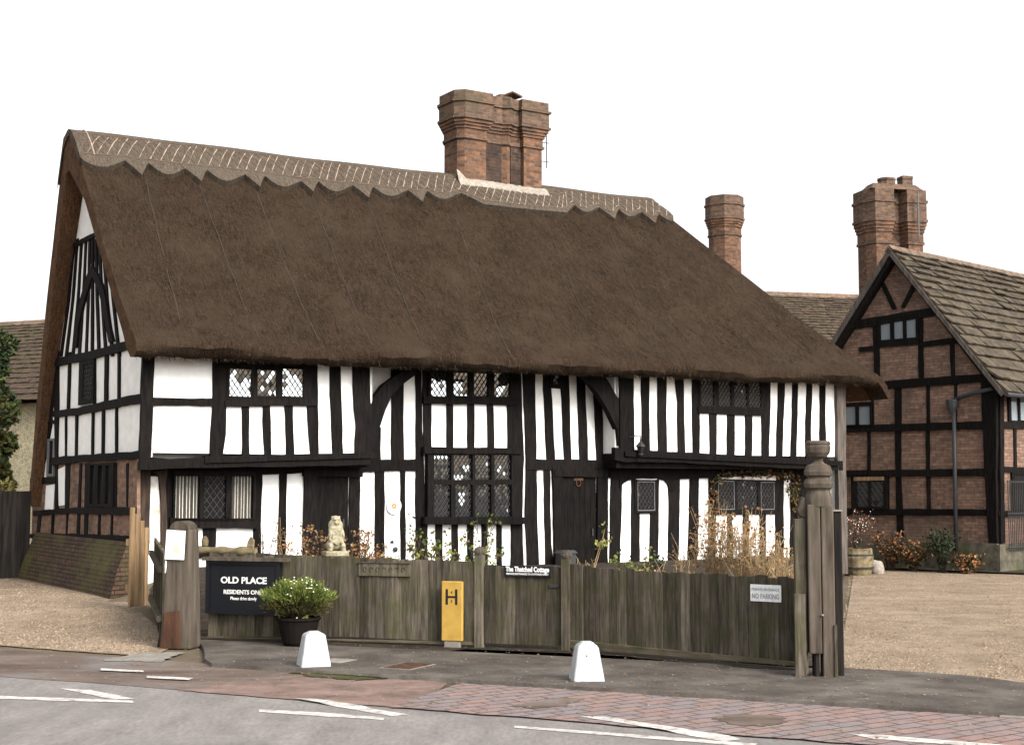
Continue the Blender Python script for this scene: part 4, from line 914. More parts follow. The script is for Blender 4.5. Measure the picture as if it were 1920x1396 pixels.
def barge(va_, vb_, za_, zb_, bw, rw):
    d = Vector((vb_ - va_, zb_ - za_)).normalized(); n = Vector((-d.y, d.x)); n = n if n.y > 0 else -n
    q = [(va_, za_), (vb_, zb_)]
    MB().prism([(-.31, *q[0]), (-.31, *q[1]), (-.31, q[1][0] - n.x * bw, q[1][1] - n.y * bw), (-.31, q[0][0] - n.x * bw, q[0][1] - n.y * bw)], [(-.28, *q[0]), (-.28, *q[1]), (-.28, q[1][0] - n.x * bw, q[1][1] - n.y * bw), (-.28, q[0][0] - n.x * bw, q[0][1] - n.y * bw)]).build('bargeboard', 'grey_timber', ho)
    MB().prism([(-.27, q[0][0] - n.x * bw, q[0][1] - n.y * bw), (-.27, q[1][0] - n.x * bw, q[1][1] - n.y * bw), (-.27, q[1][0] - n.x * (bw + rw), q[1][1] - n.y * (bw + rw)), (-.27, q[0][0] - n.x * (bw + rw), q[0][1] - n.y * (bw + rw))],
               [(-.02, q[0][0] - n.x * bw, q[0][1] - n.y * bw), (-.02, q[1][0] - n.x * bw, q[1][1] - n.y * bw), (-.02, q[1][0] - n.x * (bw + rw), q[1][1] - n.y * (bw + rw)), (-.02, q[0][0] - n.x * (bw + rw), q[0][1] - n.y * (bw + rw))]).build('verge_rafter', 'timber', ho)
barge(va, -.42, RT, zev - .28, .1, .03); barge(va, GW + .42, RT, zev - .28, .13, .12)
def pp(px, py, d=-.12): v, z = HO.onU(px, py); return (d, v, z)
dp = MB(); dp.tube([pp(1872, 727), pp(1830, 737), pp(1797, 748)], .05, 8); dp.tube([pp(1793, 752), pp(1795, 880), pp(1797, 1030)], .05, 8)
dpo = dp.build('downpipe', 'pipe', ho, smooth=True); a = pp(1790, 760)
MB().lathe([(.07, -.2), (.13, -.05), (.15, .1), (.15, .14)], (a[0], a[1], a[2]), 10).build('hopper', 'pipe', dpo)
MB().tube([(-.3, -.47, zev - .3), (12.7, -.47, zev - .3)], .055, 8).build('gutter', 'pipe', ho)

# ================================================================== FAR RANGE WITH CHIMNEYS, LEFT HOUSE
p0 = atY(1380, 552, 47); p1 = atY(1700, 578, 48.5); FR = Frame(p0[0], p0[1], p1[0] - p0[0], p1[1] - p0[1]); RZ = p0[2] + .05; L = math.hypot(p1[0] - p0[0], p1[1] - p0[1])
fr = thing('tiled_house', 'far brick house with mossy tiled roof and two tall chimneys behind the thatched cottage', 'house', (p0[0], p0[1], 0), FR.ang)
MB().box(-3, L + 5, -3.0, 3.0, -.1, RZ - 3.6).build('wall', 'house_brick', fr)
rf = slabs(fr, L + 8, -3.4, RZ - 3.8, 0, RZ, 34, -3.2, 'roof', 'clay_tile', .25, .4, .015)
MB().prism([(-3.2, -3.3, RZ - 3.85), (-3.2, 0, RZ - .03), (-3.2, 3.3, RZ - 3.85)], [(L + 4.8, -3.3, RZ - 3.85), (L + 4.8, 0, RZ - .03), (L + 4.8, 3.3, RZ - 3.85)]).build('roof_boarding', 'clay_tile', rf)
m = MB()
for i in range(int((L + 8) / .36)): x = -3.2 + i * .36; m.prism([(x, -.13, RZ - .06), (x, 0, RZ + .1), (x, .13, RZ - .06)], [(x + .35, -.13, RZ - .065), (x + .35, 0, RZ + .095), (x + .35, .13, RZ - .065)])
m.build('ridge_tile', 'ridge_tile', rf)
def fpt(px, py, v=0.0): return FR.onV(px, py, v)
u0, zt = fpt(1325 + 33, 371, .5); wd = fpt(1384, 450, .5)[0] - fpt(1332, 450, .5)[0]
oc = [(u0 + wd * .54 * math.cos(R(22.5 + 45 * k)), .5 + wd * .54 * math.sin(R(22.5 + 45 * k))) for k in range(8)]
stack(fr, oc, RZ - 2, zt, 'chimney_brick', 1.35, mt2='weathered_brick', flare=.68)
u0 = fpt(1627, 470, .3)[0]; u1 = fpt(1724, 470, .3)[0]; zt = fpt(1670, 358, .3)[1]; W_ = u1 - u0
ch = stack(fr, [(u0 + x * W_, .3 + y) for x, y in ((0, .1), (.1, -.25), (.4, -.25), (.5, .12), (.66, .12), (.72, -.25), (1, -.25), (1, .7), (0, .7))], RZ - 4, zt, 'chimney_brick', 1.9, mt2='weathered_brick', flare=.72)
ch['label'] = 'broad clustered chimney stack with two pots'
for fx, rr, hh, n in ((.42, .3, .45, 9), (.78, .27, .55, 4)): MB().lathe([(rr * 1.05, -.05), (rr, hh * .8), (rr * 1.08, hh * .82), (rr * 1.05, hh), (rr * .7, hh + .01)], (u0 + fx * W_, .42, zt), n, rot=.78).build('chimney_pot', 'weathered_brick', ch)
m = MB(); m.prism([(u0, -.05, zt), (u0 + W_, -.05, zt), (u0 + W_, .8, zt), (u0, .8, zt)], [(u0 + .2, .15, zt + .22), (u0 + W_ - .2, .15, zt + .22), (u0 + W_ - .2, .6, zt + .22), (u0 + .2, .6, zt + .22)]).build('flaunching', 'weathered_brick', ch)
fx = fpt(1718, 420, -.1)[0]; MB().tube([(fx, -.25, zt - 1.7), (fx, -.25, zt - .1)], .03, 6).build('flue_pipe', 'pale_frame', ch)
p0 = atY(-200, 604, 47); p1 = atY(84, 622, 44.5); LF = Frame(p0[0], p0[1], p1[0] - p0[0], p1[1] - p0[1]); LL = math.hypot(p1[0] - p0[0], p1[1] - p0[1]); RZ = .5 * (p0[2] + p1[2])
lh = thing('stone_house', 'pale stone house with brown tiled roof behind the cottage at far left', 'house', (p0[0], p0[1], 0), LF.ang)
ez = LF.onV(40, 745, -2.6)[1]
MB().box(-4, LL + 2.5, -2.3, 2.3, -.1, ez + .1).build('wall', 'stone', lh)
rf = slabs(lh, LL + 6.7, -2.75, ez - .1, 0, RZ, 19, -4.2, 'roof', 'clay_tile', .22, .34, .02)
MB().prism([(-4.2, -2.65, ez - .15), (-4.2, 0, RZ - .03), (-4.2, 2.65, ez - .15)], [(LL + 2.5, -2.65, ez - .15), (LL + 2.5, 0, RZ - .03), (LL + 2.5, 2.65, ez - .15)]).build('roof_boarding', 'timber', rf)
m = MB()
for i in range(int((LL + 6) / .36)): x = -4.2 + i * .36; m.prism([(x, -.13, RZ - .06), (x, 0, RZ + .1), (x, .13, RZ - .06)], [(x + .35, -.13, RZ - .065), (x + .35, 0, RZ + .095), (x + .35, .13, RZ - .065)])
m.build('ridge_tile', 'ridge_tile', rf)

# ================================================================== FENCES, GATE, POSTS
def fence_run(A, B, topz, botz, name, label, cat, bw=.125, mt='fence', rail=True, gravel=None, post_ends=True, wob=.012, label_group=None):
    """close-boarded run: boards overlap like weatherboard; topz/botz are functions of distance"""
    F = Frame(A[0], A[1], B[0] - A[0], B[1] - A[1]); L = math.dist(A, B); t = thing(name, label, cat, (A[0], A[1], 0), F.ang); n = max(2, int(L / bw)); w0 = L / n
    for i in range(n):
        x0, x1 = i * w0, (i + 1) * w0 + .012; a = random.uniform(-wob, wob) * .3; zt0, zt1 = topz(x0) + random.uniform(-wob, wob) * 1.6, topz(x1) + random.uniform(-wob, wob) * 1.6; zb0, zb1 = botz(x0), botz(x1)
        m = MB(); d = random.uniform(0, .014)
        m.prism([(x0 + a, -.012 - d, zb0), (x1 + a, -.022 - d, zb1), (x1 + a, -.022 - d, zt1), (x0 + a, -.012 - d, zt0)], [(x0 + a, .006, zb0), (x1 + a, -.008, zb1), (x1 + a, -.008, zt1), (x0 + a, .006, zt0)])
        m.build('board', mt, t)
    if rail:
        for f in (.22, .78):
            MB().prism([(0, .012, botz(0) + (topz(0) - botz(0)) * f), (L, .012, botz(L) + (topz(L) - botz(L)) * f), (L, .07, botz(L) + (topz(L) - botz(L)) * f), (0, .07, botz(0) + (topz(0) - botz(0)) * f)],
                       [(0, .012, botz(0) + (topz(0) - botz(0)) * f + .08), (L, .012, botz(L) + (topz(L) - botz(L)) * f + .08), (L, .07, botz(L) + (topz(L) - botz(L)) * f + .08), (0, .07, botz(0) + (topz(0) - botz(0)) * f + .08)]).build('rail', mt, t)
    if gravel:
        g0, g1 = gravel
        MB().prism([(0, -.05, g0(0)), (L, -.05, g0(L)), (L, .03, g0(L)), (0, .03, g0(0))], [(0, -.05, g1(0)), (L, -.05, g1(L)), (L, .0, g1(L) + .01), (0, .0, g1(0) + .01)]).build('gravel_board', 'fence_rail', t)
    return t, F, L
FA, FB, FC, FD_ = (-3.98, 18.9), (-.42, 17.8), (.66, 17.45), (3.12, 15.62)
def ln(F, pts):
    q = sorted(F.onV(x, y) for x, y in pts)
    def fn(s):
        if s <= q[0][0]: return q[0][1]
        for (a, za_), (b, zb_) in zip(q, q[1:]):
            if a <= s <= b: return za_ + (zb_ - za_) * (s - a) / (b - a)
        return q[-1][1]
    return fn
f1 = Frame(*FA, FB[0] - FA[0], FB[1] - FA[1]); f2 = Frame(*FB, FC[0] - FB[0], FC[1] - FB[1]); f3 = Frame(*FC, FD_[0] - FC[0], FD_[1] - FC[1])
fe1, F1, L1 = fence_run(FA, FB, ln(f1, [(375, 1034), (540, 1041), (640, 1044), (905, 1052)]), ln(f1, [(375, 1192), (640, 1192), (905, 1204)]), 'board_fence', 'mossy close-boarded fence run between the black sign and the small gate', 'fence', .13,
              gravel=(lambda s: .075, ln(f1, [(375, 1195), (640, 1190), (905, 1203)])))
gt, F2, L2 = fence_run((FB[0] + .1, FB[1] - .03), (FC[0] - .04, FC[1] + .01), ln(f2, [(918, 1060), (1060, 1062)]), lambda s: .1, 'board_gate', 'narrow grey-green plank gate under the small black name board', 'gate', .12)
MB().box(.0, L2, .008, .05, .3, .4).build('brace', 'fence', gt); MB().box(L2 - .16, L2 - .04, -.05, -.022, .8, .84).build('latch', 'iron', gt)
fe3, F3, L3 = fence_run(FC, FD_, ln(f3, [(1062, 1056), (1100, 1060), (1150, 1067), (1300, 1074), (1490, 1083)]), ln(f3, [(1062, 1203), (1490, 1242)]), 'board_fence', 'weathered close-boarded fence run between the small gate and the tall carved gatepost', 'fence', .118,
              gravel=(lambda s: .085, ln(f3, [(1062, 1198), (1160, 1206), (1490, 1240)])))
for (x, y), h, lab in (((FB[0] + .02, FB[1] - .02), .0, 'short square fence post left of the plank gate'), ((FC[0] - .0, FC[1] - .03), .02, 'short square fence post right of the plank gate')):
    z1 = 1.19 if h == 0 else 1.16; t = thing('fence_post', lab, 'post', (x, y, 0), F2.ang, )
    bevel(MB().box(-.055, .055, -.06, .05, 0, z1).build('shaft', 'fence', t), .008); MB().lathe([(.075, z1), (.08, z1 + .03), (.06, z1 + .07), (.02, z1 + .09)], seg=10).build('rounded_top', 'gate_post', t)
# the yellow hydrant post in front of the fence
s, z = F1.onV(848, 1200, -.12); x, y = F1.W(s, -.12)
t = thing('hydrant_marker', 'yellow fire hydrant marker post with black letter H against the fence', 'hydrant sign', (x, y, 0), F1.ang)
a = F1.onV(829, 1140, -.12)[0] - s; b = F1.onV(868, 1140, -.12)[0] - s; z0 = F1.onV(848, 1201, -.12)[1]; z1 = F1.onV(848, 1089, -.12)[1]
bevel(MB().box(a, b, -.03, .03, z0, z1).build('slab', 'yellow', t), .01); bevel(MB().box(a + .03, b - .03, -.02, .025, 0, z0).build('foot', 'concrete', t), .01)
hz = F1.onV(848, 1118, -.12)[1]; hw = .062; hh = .095; k = .0145
MB().box(-hw - k, -hw + k, -.034, -.031, hz - hh, hz + hh).box(hw - k, hw + k, -.034, -.031, hz - hh, hz + hh).box(-hw + k, hw - k, -.034, -.031, hz - .012, hz + .012).build('letter', 'black_letter', t)
text('4', .05, 'black_letter', t, (0, -.032, hz + .055), 0, 'numeral'); text('5', .05, 'black_letter', t, (0, -.032, hz - .055), 0, 'numeral')
# small concrete foot beside it
# weathered wooden plaque on the fence
s0, z0 = F1.onV(672, 1079, -.05); s1, z1 = F1.onV(769, 1056, -.05); x, y = F1.W(.5 * (s0 + s1), -.04)
t = thing('name_plank', 'faded unpainted wooden name plank fixed high on the mossy fence', 'sign', (x, y, .5 * (z0 + z1)), F1.ang); hw = (s1 - s0) / 2; hh = (z1 - z0) / 2
bevel(MB().box(-hw, hw, -.015, .012, -hh, hh).build('plank', 'fence', t), .005)
m = MB()
for i in range(7): a = -hw + .09 + i * (hw * 2 - .18) / 6; m.tube([(a + .022 * math.cos(q * .7), -.016, .03 * math.sin(q * .7)) for q in range(random.choice((5, 7, 9)))], .005, 4)
m.build('carved_marks', 'dark_fence', t); MB().box(-hw - .01, hw + .01, -.03, .012, hh, hh + .012).build('drip_strip', 'gate_post', t)
# black sign with white writing
s0, z0 = F1.onV(386, 1149, -.12); s1, z1 = F1.onV(526, 1052, -.12); cs = .5 * (s0 + s1); x, y = F1.W(cs, -.12); hw = (s1 - s0) / 2; hh = (z1 - z0) / 2
t = thing('name_board', 'large black notice board reading OLD PLACE in white letters', 'sign', (x, y, .5 * (z0 + z1)), F1.ang)
MB().box(-hw, hw, 0, .03, -hh, hh).build('panel', 'sign_black', t)
m = MB(); e = .045; m.box(-hw, hw, -.025, -.001, hh - e, hh).box(-hw, hw, -.025, -.001, -hh, -hh + e).box(-hw, -hw + e, -.0249, -.001, -hh + e, hh - e).box(hw - e, hw, -.0249, -.001, -hh + e, hh - e); m.build('frame', 'sign_black', t)
MB().box(-hw - .04, hw + .12, -.06, .04, hh, hh + .045).build('cornice', 'gate_post', t)
def serif_line(body, px0, px1, py, size, bold):
    """one line of writing, fitted between two measured ends"""
    a = F1.onV(px0, py, -.12)[0] - cs; b = F1.onV(px1, py, -.12)[0] - cs; z = F1.onV(px0, py, -.12)[1] - .5 * (z0 + z1)
    o = text(body, size, 'letter', t, (.5 * (a + b), -.002, z), 0, bold=bold); xs_ = [v.co.x for v in o.data.vertices]; o.scale = ((b - a) / (max(xs_) - min(xs_)), 1, 1); return o
serif_line('OLD PLACE', 414, 500, 1087, .115, .0035); serif_line('RESIDENTS ONLY', 419, 497, 1109, .075, .002); serif_line('Please drive slowly', 432, 481, 1121, .058, .001)
# small blackletter board over the gate
s0, z0 = F2.onV(945, 1080, -.06); s1, z1 = F2.onV(1033, 1061, -.06); cs2 = .5 * (s0 + s1); x, y = F2.W(cs2, -.06)
t = thing('name_board', 'small black board reading The Thatched Cottage above the plank gate', 'sign', (x, y, .5 * (z0 + z1)), F2.ang); hw = (s1 - s0) / 2; hh = (z1 - z0) / 2
bevel(MB().box(-hw, hw, 0, .02, -hh, hh).build('panel', 'sign_black', t), .003)
o = text('The Thatched Cottage', .085, 'letter', t, (0, -.002, .022), 0, bold=.003); k = [v.co.x for v in o.data.vertices]; o.scale.x = 1.85 * hw / (max(k) - min(k))
o = text('PRIVATE ENTRANCE TO COTTAGE ONLY', .03, 'letter', t, (0, -.002, -.034), 0, bold=.0006); k = [v.co.x for v in o.data.vertices]; o.scale.x = 1.8 * hw / (max(k) - min(k))
# white sign on the right run
s0, z0 = F3.onV(1407, 1126, -.04); s1, z1 = F3.onV(1464, 1097, -.04); x, y = F3.W(.5 * (s0 + s1), -.042)
t = thing('notice', 'white rectangular no parking notice on the fence beside the carved gatepost', 'sign', (x, y, .5 * (z0 + z1)), F3.ang); hw = (s1 - s0) / 2; hh = (z1 - z0) / 2
bevel(MB().box(-hw, hw, 0, .012, -hh, hh).build('plate', 'sign_white', t), .003)
o = text('PRIVATE ENTRANCE', .042, 'grey_letter', t, (0, -.002, .04), 0, bold=.0004); k = [v.co.x for v in o.data.vertices]; o.scale.x = 1.8 * hw / (max(k) - min(k))
o = text('NO PARKING', .075, 'grey_letter', t, (0, -.002, -.035), 0, bold=.001); k = [v.co.x for v in o.data.vertices]; o.scale.x = 1.75 * hw / (max(k) - min(k))
# rounded left gate post with paper notice
x, y = atZ(338, 1210, .03)
t = thing('gatepost', 'thick mossy round-topped post carrying a white paper notice', 'post', (x, y, 0), -.25); Y = y; sc_ = Y / FPX; pz = lambda py: atY(340, py, Y)[2]
def side(px): return (px - 338) * sc_
zt = pz(992); n = 10
sec = [(side(312), 0), (side(362), 0), (side(357), zt), (side(316), zt)]
bevel(MB().prism([(side(304), -.12, .0), (side(366), -.12, .0), (side(366), .2, .0), (side(304), .2, .0)], [(side(318), -.1, zt), (side(360), -.1, zt), (side(360), .16, zt), (side(318), .16, zt)]).build('shaft', 'gate_post', t), .02, 2)
m = MB(); ring = [(side(338) + side(357) * math.cos(math.pi * k / 12), zt + (pz(976) - zt) * math.sin(math.pi * k / 12)) for k in range(13)]
m.prism([(a, -.1, z) for a, z in ring], [(a, .16, z) for a, z in ring]); m.build('rounded_top', 'gate_post', t)
MB().prism([(side(308), -.14, .01), (side(348), -.14, .01), (side(344), -.14, pz(1142)), (side(316), -.14, pz(1146))], [(side(308), -.1, .01), (side(348), -.1, .01), (side(344), -.1, pz(1142)), (side(316), -.1, pz(1146))]).build('repair_board', 'rust', t)
MB().prism([(side(290), .0, 0), (side(305), -.02, 0), (side(316), -.02, pz(1105)), (side(312), 0, pz(1100))], [(side(290), .12, 0), (side(305), .1, 0), (side(316), .1, pz(1105)), (side(312), .12, pz(1100))]).build('strut', 'dark_fence', t)
pn = thing('paper_notice', 'white printed paper notice with a yellow mark pinned to the round-topped post', 'notice', (x, y, 0), -.25 + .0)
MB().prism([(side(313), -.135, pz(1047)), (side(352), -.135, pz(1048)), (side(354), -.132, pz(994)), (side(316), -.132, pz(992))], [(side(313), -.125, pz(1047)), (side(352), -.125, pz(1048)), (side(354), -.122, pz(994)), (side(316), -.122, pz(992))]).build('sheet', 'sign_white', pn)
m = MB(); cz = pz(1028); n = 14; m.prism([(side(336) + side(346) * math.cos(6.28 * k / n), -.1385, cz + .05 * math.sin(6.28 * k / n)) for k in range(n)], [(side(336) + side(346) * math.cos(6.28 * k / n), -.1365, cz + .05 * math.sin(6.28 * k / n)) for k in range(n)])
m.build('yellow_mark', plain('pale_yellow', (.72, .74, .42)), pn)
# log and boards over the sign
def log():
    a = f1.onV(372, 1028, .05); b = f1.onV(482, 1030, .05); t = thing('weathered_beam', 'pale weathered timber beam lying along the top of the fence above the black sign', 'beam', (FA[0], FA[1], 0), f1.ang)
    n = 14; pts = []
    m = MB(); rows = []
    for i in range(n + 1):
        s = a[0] + (b[0] - a[0]) * i / n; zc = a[1] + (b[1] - a[1]) * i / n - .02; r = .06 + .012 * math.sin(i * 1.3) + random.uniform(-.006, .006); rows.append([(s, .02 + r * math.cos(k * .698), zc + r * .9 * math.sin(k * .698)) for k in range(10)])
    m.grid(rows); m.add(rows[0][:9], [tuple(range(9))]); m.add(rows[-1][:9], [tuple(reversed(range(9)))]); m.build('beam', 'log', t, smooth=True)
    MB().lathe([(.04, 0), (.05, .06), (.035, .11), (.01, .13)], (f1.onV(383, 1015, 0)[0], .02, a[1] + .04), 8).build('knob', 'log', t)
    e = f1.onV(465, 1030, 0); MB().prism([(e[0] - .03, .0, e[1]), (e[0] + .06, .0, e[1] - .02), (e[0] + .07, .0, e[1] + .12), (e[0] + .03, 0, e[1] + .17), (e[0] - .01, 0, e[1] + .1)], [(e[0] - .03, .05, e[1]), (e[0] + .06, .05, e[1] - .02), (e[0] + .07, .05, e[1] + .12), (e[0] + .03, .05, e[1] + .17), (e[0] - .01, .05, e[1] + .1)]).build('split_end', 'log', t)
log()
# pale plank gate leaf and low fence running back on the left
q = atY(266, 1128, 22.6); t = thing('plank_gate', 'open pale plank gate leaf standing edge-on before the cottage corner', 'gate', (q[0], q[1], terrain(q[0], q[1])), R(75)); k = 22.6 / FPX
hgt = lambda py: atY(266, py, 22.6)[2] - terrain(q[0], q[1])
for i, (h, d) in enumerate(((hgt(950), 0), (hgt(962), .11), (hgt(975), .22), (hgt(988), .33))):
    bevel(MB().box(-.45 + d, -.45 + d + .105, -.05 - i * .02, -.01 - i * .02, .05, h).build('board', 'pale_wood', t), .006)
MB().box(-.45, .0, -.008, .04, .3, .4).box(-.45, .0, -.008, .04, 1.0, 1.1).build('rail', 'pale_wood', t)
A = (-4.55, 18.7); B = (-5.55, 22.2); fence_run(A, B, lambda s: 1.16 + .02 * s, lambda s: .02, 'board_fence', 'short mossy fence running back from the round-topped post to the cottage corner', 'fence', .14)
A = atY(-40, 1100, 29); B = atY(52, 1100, 29.4); fence_run((A[0], A[1]), (B[0], B[1]), lambda s: 1.95, lambda s: .05, 'board_fence', 'tall dark board fence left of the cottage gable', 'fence', .16, 'dark_fence')
# carved gatepost
x, y = atZ(1530, 1268, .03); Y = y; k = Y / FPX; hp = lambda py: atY(1535, py, Y)[2]; sx = lambda px: (px - 1536) * k
t = thing('carved_gatepost', 'tall carved old oak gatepost with bowl-shaped finial at the end of the fence', 'gatepost', (atY(1536, 1000, Y)[0], Y, 0), -.08)
zt = hp(945)
m = MB(); hw = sx(1560); 
bevel(MB().box(-hw, -.004, -.13, .13, 0.28, zt).build('shaft', 'gate_post', t), .012, 2); bevel(MB().box(.004, hw, -.128, .13, .0, zt - .004).build('shaft', 'gate_post', t), .012, 2)
bevel(MB().box(-hw + .05, -.03, -.1, .1, 0.0, .3).build('rotten_foot', 'dark_fence', t), .02)
hd = MB(); z = hp
hd.lathe([(hw * 1.02, zt - .02), (hw * 1.05, z(935)), (hw * .98, z(928)), (hw * .86, z(921)), (hw * .86, z(918)), (hw * 1.06, z(914)), (hw * 1.14, z(906)), (hw * 1.04, z(899)), (hw * .86, z(896)), (hw * .86, z(893)), (hw * 1.06, z(891)), (hw * 1.1, z(884)), (hw * .92, z(873)), (hw * .5, z(868)), (hw * .36, z(864)), (hw * .42, z(860)), (hw * .7, z(856)), (hw * .92, z(848)), (hw * .98, z(838)), (hw * .92, z(834)), (hw * .98, z(832)), (hw * .95, z(828)), (hw * .7, z(826))], seg=36, sq=.3)
smooth_angle(hd.build('carved_finial', 'gate_post', t, smooth=True), 22)
bevel(MB().box(sx(1489), sx(1511), -.06, .06, .06, hp(972)).build('side_board', 'fence', t), .008); bevel(MB().box(sx(1486), sx(1507), -.1, -.062, .04, hp(1112)).build('side_board', 'fence', t), .006)
bevel(MB().prism([(sx(1505), -.05, hp(930)), (sx(1512), -.05, hp(935)), (sx(1512), -.05, hp(972)), (sx(1498), -.05, hp(966)), (sx(1495), -.05, hp(955))], [(sx(1505), .08, hp(930)), (sx(1512), .08, hp(935)), (sx(1512), .08, hp(972)), (sx(1498), .08, hp(966)), (sx(1495), .08, hp(955))]).build('bracket', 'gate_post', t), .01)
bevel(MB().box(sx(1563), sx(1577), -.02, .1, 0, hp(958)).build('back_plank', 'dark_fence', t), .005); MB().box(sx(1561), sx(1578), -.04, .12, hp(958), hp(955)).build('plank_cap', 'concrete', t)
bevel(MB().box(sx(1556.5), sx(1562), -.15, -.05, 0, hp(1168)).build('repair_strip', 'fence', t), .004)
MB().lathe([(.012, 0), (.018, .01), (.006, .02)], (0, -.145, hp(1152)), 8).build('bolt', 'concrete', t)

# ================================================================== WHITE BLOCKS, SHRUB, STATUE
def bollard(px, py, lab, w0, rot, top):
    x, y = atZ(px, py - 6, .03); t = thing('white_block', lab, 'bollard', (x, y, .03), rot, 'white blocks along the kerb'); h = .36
    a, b = w0 / 2, w0 * .33; m = MB(); m.prism([(-a, -a, 0), (a, -a, 0), (a, a, 0), (-a, a, 0)], [(-b, -b, h), (b, -b, h), (b, b, h), (-b, b, h)])
    o = bevel(m.build('body', 'white_paint', t), .022, 3)
    bevel(MB().prism([(-b * .99, -b * .99, h - .004), (b * .99, -b * .99, h - .004), (b * .99, b * .99, h - .004), (-b * .99, b * .99, h - .004)], [(-b * .45, -b * .45, h + top), (b * .45, -b * .45, h + top), (b * .45, b * .45, h + top), (-b * .45, b * .45, h + top)]).build('cap', 'white_paint', t), .012, 2)
    return t
bollard(588, 1255, 'white tapered concrete block on the pavement in front of the potted shrub', .34, .32, .03)
t = bollard(1100, 1282, 'white tapered concrete block with a pitted face on the pavement before the plank gate', .33, .12, .045)
o = MB().lathe([(.008, 0), (.006, .004)], seg=8).build('bolt_hole', 'iron', t); o.location = (-.02, -.126, .27); o.rotation_euler = (R(80), 0, 0)

def leaf(m, p, d, size, mi=0, w_=.45):
    d = d.normalized(); s = d.cross(Vector((random.uniform(-1, 1), random.uniform(-1, 1), random.uniform(-.6, .6))))
    if s.length < 1e-3: return
    s = s.normalized() * size * w_; m.add([p, p + d * size * .5 + s, p + d * size, p + d * size * .5 - s], [(0, 1, 2, 3)], mi)
def rv(): return Vector((random.gauss(0, 1), random.gauss(0, 1), random.gauss(0, 1))).normalized()
# potted green shrub with white flowers
x, y = F1.W(F1.onV(560, 1130, -.45)[0], -.45)
t = thing('potted_shrub', 'bushy green potted shrub dotted with white flowers before the fence', 'plant', (x, y, .045))
k = y / FPX; cz = atY(562, 1122, y)[2] - .045; rx = 62 * k
MB().lathe([(.17, 0), (.2, .04), (.26, .3), (.28, .32), (.28, .35), (.24, .35), (.23, .3)], seg=20).build('pot', 'pot', t, smooth=False)
st = MB(); fo = MB(); fl = MB()
for i in range(60):
    a = random.uniform(0, 6.28); r = rx * math.sqrt(random.random()) * .9; e = Vector((r * math.cos(a), r * math.sin(a) * .9, cz + random.uniform(-.05, .12)))
    b0 = Vector((random.uniform(-.06, .06), random.uniform(-.06, .06), .3)); mid = (b0 + e) * .5 + Vector((0, 0, -.03)); st.tube([b0, mid, e], .005, 4)
st.build('stem', 'twig', t)
for i in range(15000):
    d = rv(); r = random.random() ** .4; lump = 1 + .16 * math.sin(d.x * 6 + 1) * math.sin(d.y * 5) + .1 * math.sin(d.x * 13) + .08 * math.sin(d.z * 9); r *= random.uniform(.85, 1.12)
    p = Vector((d.x * rx * r * lump, d.y * rx * .9 * r, cz + (d.z * .19 if d.z > 0 else d.z * .22) * r * lump))
    if random.random() < .15 and d.z < -.2: continue
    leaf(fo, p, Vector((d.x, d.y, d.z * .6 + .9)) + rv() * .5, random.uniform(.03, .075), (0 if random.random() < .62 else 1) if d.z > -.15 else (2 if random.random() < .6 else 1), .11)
for i in range(120):                              # a drooping sprig
    s = i / 120; p = Vector((.1 + s * .06, -.15, cz - .2 - s * .22)); leaf(fo, p, rv() + Vector((0, 0, -.4)), .05, 0, .15)
fo.build('foliage', ['green2', 'green1', 'olive'], t, uv=False)
fl.lathe([(.003, -.006), (.011, 0), (.007, .008)], (0, 0, 0), 6); f0 = fl.build('flower', 'petal', t, uv=False)
for i in range(54):
    d = rv(); d.z = abs(d.z) * 1.5 if random.random() < .85 else d.z; d.normalize(); o = f0 if i == 0 else f0.copy()
    if i: COL.objects.link(o)
    o.location = (d.x * rx * 1.0, d.y * rx * .9, cz + d.z * (.23 + random.uniform(0, .05)))

def blob_mesh(parts, name, mt, parent, vox=.02):
    """one continuous carved surface from overlapping ellipsoids, voxel-merged"""
    bm = bmesh.new()
    for c, r, rot in parts:
        mt_ = Matrix.Translation(c) @ (Matrix.Rotation(rot[0], 4, 'X') @ Matrix.Rotation(rot[1], 4, 'Y') @ Matrix.Rotation(rot[2], 4, 'Z')) @ Matrix.Diagonal((*r, 1))
        bmesh.ops.create_icosphere(bm, subdivisions=3, radius=1, matrix=mt_)
    me = bpy.data.meshes.new('tmp'); bm.to_mesh(me); bm.free(); o = bpy.data.objects.new('tmp', me); COL.objects.link(o)
    md = o.modifiers.new('r', 'REMESH'); md.mode = 'VOXEL'; md.voxel_size = vox; ms = o.modifiers.new('s', 'SMOOTH'); ms.iterations = 2; ms.factor = .5
    bpy.context.view_layer.update(); e = bpy.data.meshes.new_from_object(o.evaluated_get(bpy.context.evaluated_depsgraph_get())); bpy.data.objects.remove(o)
    e.materials.clear(); e.materials.append(M[mt]); e.polygons.foreach_set('use_smooth', [True] * len(e.polygons)); e.name = name
    return link(bpy.data.objects.new(name, e), parent)
Y = 20.6; q = atY(629, 1048, Y); gz = terrain(q[0], q[1])
t = thing('lion_statue', 'pale stone statue of a seated lion holding a shield behind the fence', 'statue', (q[0], q[1], 0), .35); zb = atY(629, 1036, Y)[2]; H = atY(629, 962, Y)[2] - zb
S = H / 1.0
def P(x_, y_, z_): return Vector((x_ * S, y_ * S, zb + z_ * S))
def E(x_, y_, z_, a, b, c, rx_=0, ry_=0, rz_=0): return (P(x_, y_, z_), (a * S, b * S, c * S), (rx_, ry_, rz_))
